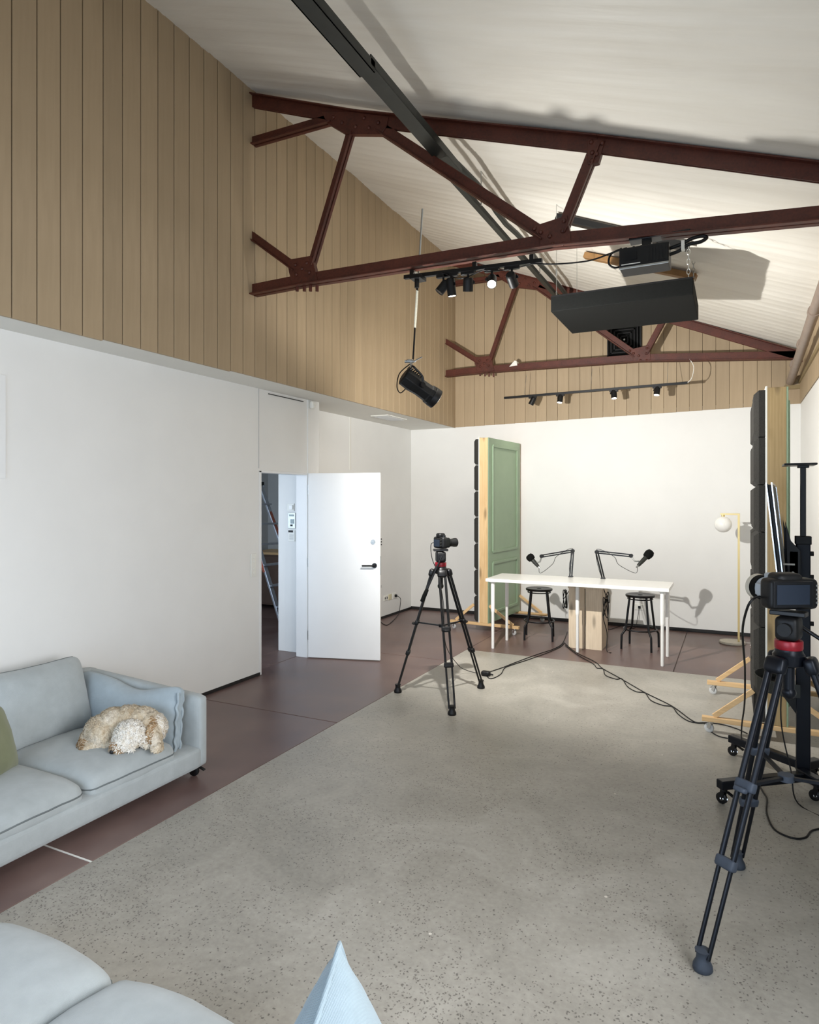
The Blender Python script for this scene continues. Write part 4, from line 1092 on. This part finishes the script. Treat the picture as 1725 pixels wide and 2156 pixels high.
# middle tripod
ft = [onZ(838, 1458), onZ(952, 1505), onZ(1013, 1449)]
mid = onY(928, 1195, 5.42)
top1 = tripod('black video tripod in the middle of the room before the table', (mid.x, mid.y), mid.z + .0, [(p.x, p.y) for p in ft], (-.30, -.20, -.80))
def dslr(label, base, fwd, lens):
    f, r_ = yawed(fwd); M_ = Matrix((r_, f, UP)).transposed()
    t = thing('camera', label, 'camera', tuple(base), 0)
    L_ = lambda x, y, z: base + M_ @ Vector((x, y, z))
    if lens == 'photo':
        bd = MB().rbox(L_(0, 0, .055), (.15, .065, .105), .02, 4, M=M_).build('body', MT['black_plastic'], t, world=True, smooth=60)
        MB().rbox(L_(0, .0, .118), (.065, .07, .045), .018, 4, M=M_).build('viewfinder_hump', MT['black_plastic'], t, world=True, smooth=60)
        MB().rbox(L_(.06, .025, .055), (.035, .06, .09), .015, 4, M=M_).build('grip', MT['black_matte'], t, world=True, smooth=60)
        MB().box(L_(-.015, -.034, .05), (.085, .004, .06), M=M_).build('screen', MT['screen_dark'], t, world=True, bevel=.001)
        for k in range(3): MB().cyl(L_(.05, -.033, .03 + k * .025), L_(.05, -.037, .03 + k * .025), .007, n=10).build('button', MT['charcoal_metal'], t, world=True)
        MB().cyl(L_(.05, 0, .105), L_(.05, 0, .122), .016, n=16).build('dial', MT['black_metal'], t, world=True, smooth=40)
        MB().lathe([(.03, 0), (.034, .005), (.034, .03), (.037, .034), (.037, .065), (.034, .068), (.036, .1), (.04, .12), (.04, .14), (.034, .14), (.03, .125), (.001, .125)], L_(0, .03, .05), f, 28).build('lens', MT['black_plastic'], t, world=True, smooth=40)
        MB().lathe([(.0375, 0), (.0385, .002), (.0385, .02), (.0375, .022)], L_(0, .075, .05), f, 28).build('focus_ring', MT['black_matte'], t, world=True)
    else:
        bd = MB().rbox(L_(0, 0, .068), (.205, .085, .125), .022, 5, M=M_).build('body', MT['black_plastic'], t, world=True, smooth=60)
        MB().rbox(L_(-.01, .01, .128), (.11, .085, .045), .02, 4, M=M_).build('top_hump', MT['black_plastic'], t, world=True, smooth=60)
        MB().box(L_(-.01, -.043, .068), (.165, .006, .105), M=M_).build('screen_bezel', MT['black_gloss'], t, world=True, bevel=.003)
        MB().box(L_(-.012, -.047, .068), (.135, .003, .078), M=M_).build('screen', MT['screen_dark'], t, world=True)
        for k in range(5): MB().cyl(L_(.088, -.042, .035 + k * .017), L_(.088, -.046, .035 + k * .017), .0045, n=8).build('button', MT['zinc'], t, world=True)
        MB().lathe([(.034, 0), (.038, .004), (.038, .03), (.048, .045), (.048, .10), (.001, .10)], L_(-.01, .04, .07), f, 28).build('lens_barrel', MT['lens_grey'], t, world=True, smooth=40)
        MB().rbox(L_(-.01, .10, .125), (.04, .05, .03), .01, 3, M=M_).build('lens_mount_block', MT['lens_grey'], t, world=True, smooth=60)
        MB().box(L_(-.05, .10, .07), (.03, .06, .05), M=M_).build('lens_switch_panel', MT['lens_grey'], t, world=True, bevel=.006)
        MB().lathe([(.05, 0), (.053, .003), (.053, .035), (.05, .038)], L_(-.01, .14, .07), f, 28).build('zoom_ring', MT['black_matte'], t, world=True, smooth=40)
        MB().lathe([(.051, 0), (.054, .006), (.055, .022), (.050, .022), (.046, .012), (.001, .01)], L_(-.01, .178, .07), f, 28).build('lens_hood', MT['stone_base'], t, world=True, smooth=40)
    return t, L_
cam1, L1 = dslr('black camera with a zoom lens on the middle tripod', top1, (1.35, 2.3), 'photo')
hp = L1(-.09, -.02, .05)
cable('thin black cable looping from the middle camera down its tripod to the floor', [L1(-.075, 0, .05), L1(-.12, -.02, .03), L1(-.13, 0, -.1), L1(-.06, .02, -.25), Vector((mid.x + .02, mid.y + .02, .8)), Vector((mid.x + .04, mid.y + .02, .45)), onZ(965, 1400, .12), onZ(985, 1412, .03), onZ(1005, 1417, .01)], .0035)
ad = onZ(1015, 1424, 0)
t = thing('power_adapter', 'small black power adapter on the floor beside the middle tripod foot', 'power adapter', tuple(ad))
MB().rbox(ad + Vector((.03, .03, .026)), (.09, .06, .05), .018, 4).build('body', MT['black_plastic'], t, world=True, smooth=60)
MB().cyl(ad + Vector((.07, .04, .02)), ad + Vector((.1, .05, .014)), .008, n=8).build('strain_relief', MT['black_plastic'], t, world=True)
# foreground tripod
fa, fb = onZ(1480, 2042), onZ(1553, 1826)
cen2 = Vector((.2, 3.08, 0))
top2 = tripod('blue-black video tripod in the right foreground', (cen2.x, cen2.y), 1.13, [(fa.x, fa.y), (fb.x, fb.y), (.62, 2.98)], (.72, -.22, -.45), 'blue_black_metal', 'grey_rubber', 'grey_rubber')
cam2, L2 = dslr('black cinema camera with a grey lens on the foreground tripod', top2, (-.5, .87), 'cine')

# ================================================================== MOBILE SCREEN STAND
pb = Vector((.375, 4.62, 0))
t = thing('screen_stand', 'tall black mobile screen stand with casters on the right behind the foreground tripod', 'screen stand', tuple(pb))
MB().box(pb + Vector((0, 0, .80)), (.075, .055, 1.40)).build('column', MT['blue_black_metal'], t, world=True, bevel=.006)
MB().box(pb + Vector((0, 0, 1.52)), (.03, .03, .86)).build('inner_pole', MT['black_metal'], t, world=True, bevel=.003)
MB().box(pb + Vector((0, 0, 1.50)), (.085, .065, .05)).build('collar', MT['black_plastic'], t, world=True, bevel=.004)
MB().box(pb + Vector((-.02, 0, 1.955)), (.17, .22, .012)).box(pb + Vector((0, 0, 1.945)), (.06, .06, .02)).build('camera_shelf', MT['black_metal'], t, world=True, bevel=.003)
for z in (1.42, 1.28, 1.0): MB().cyl(pb + Vector((.037, 0, z)), pb + Vector((.055, 0, z)), .014, n=12).build('knob', MT['black_plastic'], t, world=True)
# base legs
for p_, rz_ in (((-.075, 4.17), 0), ((-.02, 5.02), 0), ((.45, 4.44), 0), ((.47, 4.80), 0)):
    q_ = Vector((p_[0], p_[1], .115)); o_ = pb + Vector((0, 0, .115)) + Vector((-.02, (p_[1] - 4.62) * .25, 0))
    MB().bar(o_, q_, .055, .05).build('base_leg', MT['blue_black_metal'], t, world=True, bevel=.006)
    d_ = (q_ - o_).normalized(); cp = q_ - d_ * .03 - pb; cp.z = 0
    caster(t, cp.x, cp.y, .09, .032, 'black_metal', 'black_plastic', True, R(60))
    MB().cyl(cp + Vector((-.02, .0, .032)), cp + Vector((.02, 0, .032)), .012, n=10).build('caster_hub', MT['chrome'], t)
# half-round shelf
sh = []
for k in range(15):
    a_ = R(90 + 180 * k / 14); sh.append((pb.x - .10 + .16 * math.cos(a_), pb.y + .20 * math.sin(a_), .60))
sh = [(pb.x - .03, pb.y + .2, .60)] + sh + [(pb.x - .03, pb.y - .2, .60)]
MB().prism(sh, (0, 0, 0), (0, 0, .012)).build('shelf', MT['black_metal'], t, world=True)
m = MB()
for p_, q_ in zip(sh, sh[1:]):
    m.bar(Vector(p_) + UP * .035, Vector(q_) + UP * .035, .006, .075)
m.build('shelf_rim', MT['charcoal_metal'], t, world=True)
MB().prism([pb + Vector(p_) for p_ in ((-.03, 0, .60), (-.2, 0, .60), (-.1, 0, .54), (-.03, 0, .44))], (0, -.012, 0), (0, .012, 0)).build('shelf_bracket', MT['black_metal'], t, world=True)
# tilt bracket carrying the screen
tl = R(6)
MB().prism([pb + Vector(p_) for p_ in ((-.02, 0, 1.44), (-.07, 0, 1.50), (-.10, 0, 1.62), (-.085, 0, 1.20), (-.07, 0, 1.17), (-.02, 0, 1.19))], (0, -.10, 0), (0, -.09, 0)).build('bracket_plate', MT['black_metal'], t, world=True, bevel=.002)
MB().prism([pb + Vector(p_) for p_ in ((-.02, 0, 1.44), (-.07, 0, 1.50), (-.10, 0, 1.62), (-.085, 0, 1.20), (-.07, 0, 1.17), (-.02, 0, 1.19))], (0, .09, 0), (0, .10, 0)).build('bracket_plate', MT['black_metal'], t, world=True, bevel=.002)
MB().box(pb + Vector((-.055, 0, 1.36)), (.05, .2, .16)).build('bracket_core', MT['black_metal'], t, world=True, bevel=.004)
for z in (1.25, 1.28, 1.31): MB().cyl(pb + Vector((-.06, -.101, z)), pb + Vector((-.06, -.104, z)), .008, n=10).build('screw', MT['plastic_white'], t, world=True)
MB().box(pb + Vector((-.08, -.102, 1.36)), (.06, .003, .01)).build('stripe', MT['plastic_white'], t, world=True)
# the screen itself: thin slab seen edge-on, facing left, leaning
Ms = Matrix.Rotation(R(-4.2), 3, 'Z') @ Matrix.Rotation(-tl, 3, 'Y')
sc = pb + Vector((-.125, .05, 1.47))
t = thing('flat_screen', 'thin flat screen seen edge-on, tilted, on the black mobile stand', 'screen', tuple(sc + Vector((0, 0, -.35))))
MB().box(sc, (.018, .92, .72), M=Ms).build('back_case', MT['black_plastic'], t, world=True, bevel=.004)
MB().box(sc + Ms @ Vector((-.011, 0, 0)), (.004, .93, .73), M=Ms).build('panel', MT['black_gloss'], t, world=True)
fr = MB()
for xo in (-.0145, .0125):
    for yy, zz, sy, sz in ((-.468, 0, .012, .74), (.468, 0, .012, .74), (0, .366, .95, .012), (0, -.366, .95, .012)):
        fr.box(sc + Ms @ Vector((xo, yy, zz)), (.006, sy, sz), M=Ms)
fr.build('bezel', MT['chrome'], t, world=True)

# ================================================================== FLOOR CABLES
def zz(px, s, ox, oy, z=.006): return [onZ(ox + x / s, oy + y / s, z) for x, y in px]
c6 = lambda px: zz(px, 2.464, 900, 1300)
cable('black cable crossing the concrete from the middle tripod to the table, straighter strand', c6([(315, 285), (390, 260), (440, 240), (520, 210), (590, 185), (650, 165), (700, 135), (726, 75)]), .0045)
cable('black cable crossing the concrete from the middle tripod to the table, looped strand', c6([(305, 300), (330, 318), (380, 295), (402, 262), (450, 243), (530, 217), (600, 192), (640, 176), (690, 152), (712, 130)]), .0045)
cable('long black cable running over the concrete from the table to the right, straighter strand', c6([(715, 135), (770, 180), (870, 230), (910, 265), (1000, 315), (1130, 390), (1270, 460), (1380, 538), (1440, 546), (1520, 553), (1600, 575), (1660, 602)]), .0045)
cable('long black cable running over the concrete from the table to the right, wavy strand', c6([(717, 146), (780, 194), (860, 240), (880, 262), (912, 268), (925, 300), (980, 320), (1010, 318), (1040, 360), (1085, 385), (1130, 392), (1160, 430), (1220, 455), (1272, 464), (1300, 500), (1350, 535), (1400, 547), (1440, 552), (1470, 590), (1510, 615), (1560, 627)]), .0045)
def at(u, v, t_): return CAM + ray(u, v) * t_
cable('black cable hanging in an arc from the foreground camera to the floor', [at(1600, 1256, 2.72), at(1585, 1262, 2.66), at(1573, 1283, 2.68), at(1564, 1326, 2.8), at(1567, 1380, 3.0), at(1569, 1414, 3.25), at(1568, 1482, 3.75), at(1562, 1531, 4.25), onZ(1564, 1562, .008), onZ(1585, 1565, .006)], .005)
cable('black cable lying in a curve on the concrete at the right picture edge', zz([(690, 420), (720, 470), (745, 520), (745, 640), (810, 770), (950, 838), (1060, 838), (1110, 785), (1176, 765), (1260, 760)], 3.92, 1425, 1550), .005)
cable('thin black cable hanging beside the column of the mobile stand', [Vector((.30, 4.54, 1.15)), Vector((.27, 4.50, .8)), Vector((.25, 4.47, .45)), Vector((.30, 4.45, .16)), Vector((.33, 4.36, .01)), Vector((.5, 4.2, .007))], .004)

# ================================================================== SOFA BY THE LEFT WALL
def wrinkle(p, amp, s=6.0, seed=0):
    return amp * (noise.noise((p.x * s + seed, p.y * s, p.z * s + seed)) + .5 * noise.noise((p.x * s * 2.3, p.y * s * 2.3 + seed, p.z * s * 2.3)))
def seat_fn(crown, seed, amp=.006):
    def fn(p, h):
        e = (1 - (p.x / h.x) ** 4) * (1 - (p.y / h.y) ** 4)
        q = p.copy()
        if p.z > 0: q.z += crown * e * (p.z / h.z)
        # corners drawn in
        k_ = (p.x / h.x) ** 2 * (p.y / h.y) ** 2
        q.x *= 1 - .05 * k_; q.y *= 1 - .05 * k_; q.z -= .35 * crown * k_ * (p.z > 0)
        q.x *= 1 - .02 * (1 - e) * (p.z / h.z if p.z > 0 else 0)
        q.z += wrinkle(p, amp, 5, seed) * (1 if p.z > 0 else .2)
        q.x += wrinkle(p, amp * .6, 4, seed + 9); q.y += wrinkle(p, amp * .6, 4, seed + 5)
        return q
    return fn
def back_fn(seed, amp=.01, sag=0):
    # cushion standing: local x = thickness, y = width, z = height
    def fn(p, h):
        ey, ez = p.y / h.y, p.z / h.z
        e = max(0, (1 - ey ** 2)) ** .5 * max(0, (1 - ez ** 2)) ** .5
        q = p.copy()
        q.x = p.x * (.30 + .85 * e)
        q.y = p.y * (1 - .03 * (1 - ez ** 2)); q.z = p.z * (1 - .05 * (1 - ey ** 2))
        if sag and p.z > 0: q.z -= sag * math.exp(-((ey - .15) / .45) ** 2) * ez
        q.x += wrinkle(p, amp, 6, seed) ; q.z += wrinkle(p, amp * .5, 3, seed + 3)
        return q
    return fn
def piping(parent, pts, r=.0045, mat='piping', closed=True):
    return MB().tube(pts, r, 6, closed=closed).build('piping', MT[mat], parent, smooth=60, world=False)
def seam(c, d, r, fn, plane, off, M=None, n=16):
    # closed seam line running round a rounded box in the given plane
    h = Vector(d) / 2; c = Vector(c); pts = []
    a_, b_ = {'xy': (0, 1), 'yz': (1, 2)}[plane]; k_ = 3 - a_ - b_
    for s0, s1, t0, t1 in ((-1, -1, 1, -1), (1, -1, 1, 1), (1, 1, -1, 1), (-1, 1, -1, -1)):
        for i in range(n):
            f = i / n; p = Vector((0, 0, 0)); p[a_] = h[a_] * (s0 + (t0 - s0) * f); p[b_] = h[b_] * (s1 + (t1 - s1) * f); p[k_] = off
            inn = Vector([max(-hh + r, min(hh - r, q)) for q, hh in zip(p, h)]); e = p - inn
            if e.length > 1e-9: p = inn + e.normalized() * r
            p = fn(p, h)
            if M is not None: p = M @ p
            pts.append(c + p)
    return pts
def sofa(label, loc, rz, n, back_cushions=True, crown=.035):
    # local frame: seat faces +x, length along +y, origin at the back corner on the floor
    D, Wm, A_ = 1.12, .625, .08
    Ln = n * Wm + .14 + 2 * A_ + .02
    t = thing('sofa', label, 'sofa', loc, rz)
    MB().rbox((D / 2, Ln / 2, .126), (D, Ln, .138), .03, 5).build('base', MT['sofa_fabric'], t, smooth=180)
    MB().rbox((.06, Ln / 2, .33), (.12, Ln, .48), .035, 5).build('back_frame', MT['sofa_fabric'], t, smooth=180)
    for y in (A_ / 2, Ln - A_ / 2):
        def slope(p, h):
            q = p.copy()
            if p.z > 0: q.z += .03 * (-p.x / h.x)
            return q
        MB().rbox((D / 2, y, .30), (D, A_, .475), .03, 5, fn=slope).build('arm', MT['sofa_fabric'], t, smooth=180)
    y0 = A_ + .01
    for k in range(n):
        c = MB().rbox((.715, y0 + Wm * (k + .5), .215), (.80, Wm + .004, .125), .05, 9, fn=seat_fn(crown, k * 7.3 + loc[0])).build('seat_cushion', MT['sofa_fabric'], t, smooth=180)
        piping(c, seam((.715, y0 + Wm * (k + .5), .215), (.80, Wm + .004, .125), .05, seat_fn(crown, k * 7.3 + loc[0]), 'xy', .012))
        if back_cushions:
            M_ = Matrix.Rotation(R(-17), 3, 'Y')
            MB().rbox((.235, y0 + Wm * (k + .5) + .01 , .465), (.22, Wm + .03, .50), .07, 9, fn=back_fn(k * 3.1 + 4), M=M_).build('back_cushion', MT['sofa_fabric'], t, smooth=180)
            bcs = [o for o in bpy.data.objects if o.parent == t and o.name.startswith('back_cushion')][-1]
            piping(bcs, seam((.235, y0 + Wm * (k + .5) + .01, .465), (.22, Wm + .03, .50), .07, back_fn(k * 3.1 + 4), 'yz', 0, M_))
    for x, y in ((.08, .1), (D - .05, .1), (.08, Ln - .07), (D - .05, Ln - .06)): caster(t, x, y, .075, .034, 'black_metal', 'black_plastic', x > .5, R(100))
    return t, Ln
s1, Ln1 = sofa('grey-blue low sofa with a sleeping dog along the left wall', (-4.12, 3.205 - (3 * .625 + .32), 0), 0, 3)
# arm cushion
ac = Vector((-3.545, 3.052, .378))
M_ = Matrix.Rotation(R(-90), 3, 'Z') @ Matrix.Rotation(R(-7), 3, 'Y')
t = thing('throw_pillow', 'pale blue cushion leaning on the sofa arm behind the dog', 'cushion', (ac.x, ac.y, .22))
MB().rbox(ac, (.16, .93, .40), .06, 10, fn=back_fn(21, .008, .055), M=M_).build('cover', MT['pillow_blue'], t, smooth=180, world=True)
e_ = []
for k in range(13):
    z_ = .195 + .35 * k / 12
    e_.append(ac + Vector((.462 + .006 * math.sin(k * 1.9) - .004, -.03 - (.5 - k / 12) * .03 + .004 * math.sin(k * 2.7), z_ - ac.z)))
MB().tube(smooth_path(e_, 3), .009, 8).build('flange_edge', MT['pillow_blue'], t, smooth=60, world=True)
e2_ = [p + Vector((-.01, .05, 0)) for p in e_]
MB().tube(smooth_path(e2_, 3), .008, 8).build('flange_edge', MT['pillow_blue'], t, smooth=60, world=True)
# olive pillow at the picture edge
oc = Vector((-3.52, 2.12, .44))
t = thing('throw_pillow', 'olive green cushion on the left wall sofa at the picture edge', 'cushion', (oc.x, oc.y, .27))
MB().rbox(oc, (.15, .40, .38), .06, 8, fn=back_fn(33), M=Matrix.Rotation(R(25), 3, 'Z') @ Matrix.Rotation(R(-16), 3, 'Y')).build('cover', MT['pillow_olive'], t, smooth=180, world=True)

# foreground sofa: only the fronts of its seat cushions and a pillow reach into the picture
s2, Ln2 = sofa('grey-blue low sofa in the near foreground with its seat towards the room', (-2.47, .34, 0), R(-90), 3, False, .055)
s2.location = (-2.47, .34, 0)
s2.rotation_euler = (0, 0, R(90))
# rotate so the seat faces +Y: local +x -> world +Y, local +y -> world -X
s2.location = (-2.59 + Ln2, .37, 0)
# woven throw pillow with its corner up
tp = Vector((-.772, 1.225, .78))
def pillow_mesh(w, T, n=22, pinch=.10):
    m = MB(); vs = []; fs = []
    for s_ in (1, -1):
        for i in range(n + 1):
            for j in range(n + 1):
                x, y = 2 * i / n - 1, 2 * j / n - 1
                px_ = x * (1 - pinch * (1 - y * y)); py_ = y * (1 - pinch * (1 - x * x))
                z_ = T * (max(0, (1 - x * x) * (1 - y * y))) ** .5
                p = Vector((px_ * w, py_ * w, s_ * z_))
                p.z += s_ * wrinkle(p, .006, 9, 2) * min(1, z_ / T * 3)
                vs.append(p)
    N = (n + 1) ** 2
    for b in (0, 1):
        for i in range(n):
            for j in range(n):
                q = [b * N + i * (n + 1) + j, b * N + (i + 1) * (n + 1) + j, b * N + (i + 1) * (n + 1) + j + 1, b * N + i * (n + 1) + j + 1]
                fs.append(tuple(q) if b == 0 else tuple(reversed(q)))
    m.add(vs, fs)
    rim = []
    for k in range(n): rim.append((-1 + 2 * k / n, -1))
    for k in range(n): rim.append((1, -1 + 2 * k / n))
    for k in range(n): rim.append((1 - 2 * k / n, 1))
    for k in range(n): rim.append((-1, 1 - 2 * k / n))
    rim = [Vector((x * (1 - pinch * (1 - y * y)) * w, y * (1 - pinch * (1 - x * x)) * w, 0)) for x, y in rim]
    return m, rim
pm, rim = pillow_mesh(.235, .125, pinch=.07)
nrm = (RT * .93 - FW * .33 + UP * .10).normalized()
diag = (UP * .94 + RT * .22 + FW * .25); diag = (diag - nrm * diag.dot(nrm)).normalized()
sidev = nrm.cross(diag)
# local (1,1) corner goes to diag
ex = (diag + sidev).normalized() if 0 else (diag * math.cos(R(45)) - sidev * math.sin(R(45)))
ey = (diag * math.cos(R(45)) + sidev * math.sin(R(45)))
PMx = Matrix((ex, ey, nrm)).transposed()
pcn = tp - diag * (.235 * math.sqrt(2))
t = thing('throw_pillow', 'pale blue woven cushion with its corner up on the foreground sofa', 'cushion', (pcn.x, pcn.y, .3))
MB().add([pcn + PMx @ p for p in pm.v], pm.f).build('cover', MT['pillow_weave'], t, smooth=180, world=True)
MB().tube([pcn + PMx @ p for p in rim], .006, 6, closed=True).build('piping', MT['pillow_weave'], t, smooth=60, world=True)

# ================================================================== SLEEPING DOG
dg = onZ(256, 1578, .284)
DZ = .284
dg.z = DZ
def dl(a, b, c): return dg + RT * a + FW * b + UP * c
parts = [  # centre (right, away, up), radii along right/away/up
    ((-.15, .06, .085), (.088, .10, .09)), ((-.085, .09, .105), (.105, .105, .105)), ((0, .105, .112), (.11, .105, .108)),
    ((.08, .10, .11), (.105, .10, .10)), ((.15, .07, .10), (.085, .09, .09)), ((.208, .05, .105), (.034, .04, .05)),
    ((.182, .0, .10), (.03, .04, .055)), ((.195, -.005, .07), (.036, .045, .045)), ((.215, -.03, .045), (.03, .035, .034)), ((.232, -.055, .026), (.027, .038, .024)),
    ((.16, -.015, .05), (.03, .032, .045)),
    ((-.125, .02, .085), (.08, .075, .078)), ((-.205, -.02, .034), (.042, .032, .03)), ((-.185, -.05, .024), (.036, .028, .022)), ((-.222, .03, .05), (.03, .048, .042)), ((-.15, -.03, .034), (.042, .03, .03)),
    ((-.08, -.015, .03), (.045, .028, .027)), ((-.03, .03, .05), (.06, .05, .048)),
    ((.063, -.03, .092), (.082, .078, .078)), ((.045, -.07, .057), (.064, .05, .048)), ((.018, -.092, .040), (.040, .036, .034)),
]
m = MB(); Md = Matrix((RT, FW, UP)).transposed()
for c_, r_ in parts:
    b_ = MB().ball((0, 0, 0), r_, 16, 10)
    m.add([dl(*c_) + Md @ p for p in b_.v], b_.f)
dog = thing('dog', 'curly cream dog curled up asleep on the sofa seat', 'dog', tuple(dg))
body = m.build('body', MT['dog_coat'], dog, smooth=180, world=True)
rm = body.modifiers.new('remesh', 'REMESH'); rm.mode = 'VOXEL'; rm.voxel_size = .007; rm.use_smooth_shade = True
sm = body.modifiers.new('smooth', 'SMOOTH'); sm.iterations = 3; sm.factor = .5
dgp = bpy.context.evaluated_depsgraph_get(); dgp.update()
me = bpy.data.meshes.new_from_object(body.evaluated_get(dgp))
body.modifiers.clear(); 
for v_ in me.vertices:
    p = v_.co; nn = v_.normal
    v_.co = p + nn * (.007 * noise.noise(p * 55) + .004 * noise.noise(p * 120) + .004)
    if v_.co.z < .002: v_.co.z = .002
me.materials.clear(); me.materials.append(MT['dog_coat']); me.shade_smooth(); me.update()
body.data = me
# curls of fur: many short bent ribbons, one child each for the coat, the pale head and the tan patches
rnd = random.Random(3)
fur = {'coat': MB(), 'white': MB(), 'tan': MB()}
HC = Vector((.058, -.045, .085))
for v_ in me.vertices:
    p, nn = v_.co.copy(), v_.normal.copy()
    if nn.z < -.3: continue
    la, lb2, lc = p.dot(RT), p.dot(FW), p.z
    L3 = Vector((la, lb2, lc))
    head = (L3 - HC).length < .098 and lb2 < .03
    muz = (L3 - Vector((.018, -.105, .035))).length < .046
    tan = (.165 < la < .205 and lb2 < .03 and lc > .05) or (la < -.19 and lc < .07) or muz
    for _ in range(3):
        kind = 'tan' if tan and rnd.random() < (.6 if muz else .75) else ('white' if head or (la > .19 and lb2 > .02) else 'coat')
        flow = (RT * (1 if la < HC.x else -1) + UP * -.5 + FW * -.3) if not head else Vector((rnd.uniform(-1, 1), rnd.uniform(-1, 1), rnd.uniform(-1, .4)))
        flow = flow + Vector((rnd.uniform(-.6, .6), rnd.uniform(-.6, .6), rnd.uniform(-.6, .6)))
        tg = flow - nn * flow.dot(nn)
        if tg.length < .1: continue
        tg.normalize(); bt = nn.cross(tg)
        w_ = .0019 if head else .0014
        L_ = rnd.uniform(.012, .021) if head else rnd.uniform(.009, .016)
        lift = .5 if head else .28
        base = p + tg * rnd.uniform(-.004, .004) + bt * rnd.uniform(-.004, .004) - nn * .001
        sw = bt * rnd.uniform(-.3, .3) * L_
        pts = [base, base + nn * L_ * lift + tg * L_ * .35, base + nn * L_ * lift * 1.15 + tg * L_ * .8 + sw * .6, base + nn * L_ * lift * .5 + tg * L_ * 1.1 + sw]
        vv = []
        for k, q_ in enumerate(pts):
            ww = w_ * (1, 1.1, .8, .2)[k]; vv += [q_ - bt * ww, q_ + bt * ww]
        if min(q_.z for q_ in vv) < .0005: continue
        fur[kind].add(vv, [(0, 1, 3, 2), (2, 3, 5, 4), (4, 5, 7, 6)])
for k, mt in (('coat', 'dog_coat'), ('white', 'dog_white'), ('tan', 'dog_tan')):
    o_ = fur[k].build({'coat': 'fur', 'white': 'pale_head_fur', 'tan': 'tan_fur'}[k], MT[mt], dog, smooth=180)
    o_['kind'] = 'stuff'
def blob(name, c_, r_, mat, amp=0):
    b_ = MB().ball((0, 0, 0), r_, 14, 10)
    MB().add([(dl(*c_) - dg) + Md @ (p + Vector((wrinkle(p, amp, 40), wrinkle(p, amp, 47), 0))) for p in b_.v], b_.f).build(name, MT[mat], dog, smooth=180)
blob('nose', (.004, -.131, .036), (.016, .012, .013), 'nose_black')
blob('ear', (-.008, -.06, .052), (.020, .028, .040), 'dog_tan', .006)
blob('ear', (.128, -.035, .082), (.022, .032, .048), 'dog_coat', .006)
for a_ in (.02, .06): blob('closed_eye', (a_, -.118, .068), (.009, .006, .005), 'nose_black')
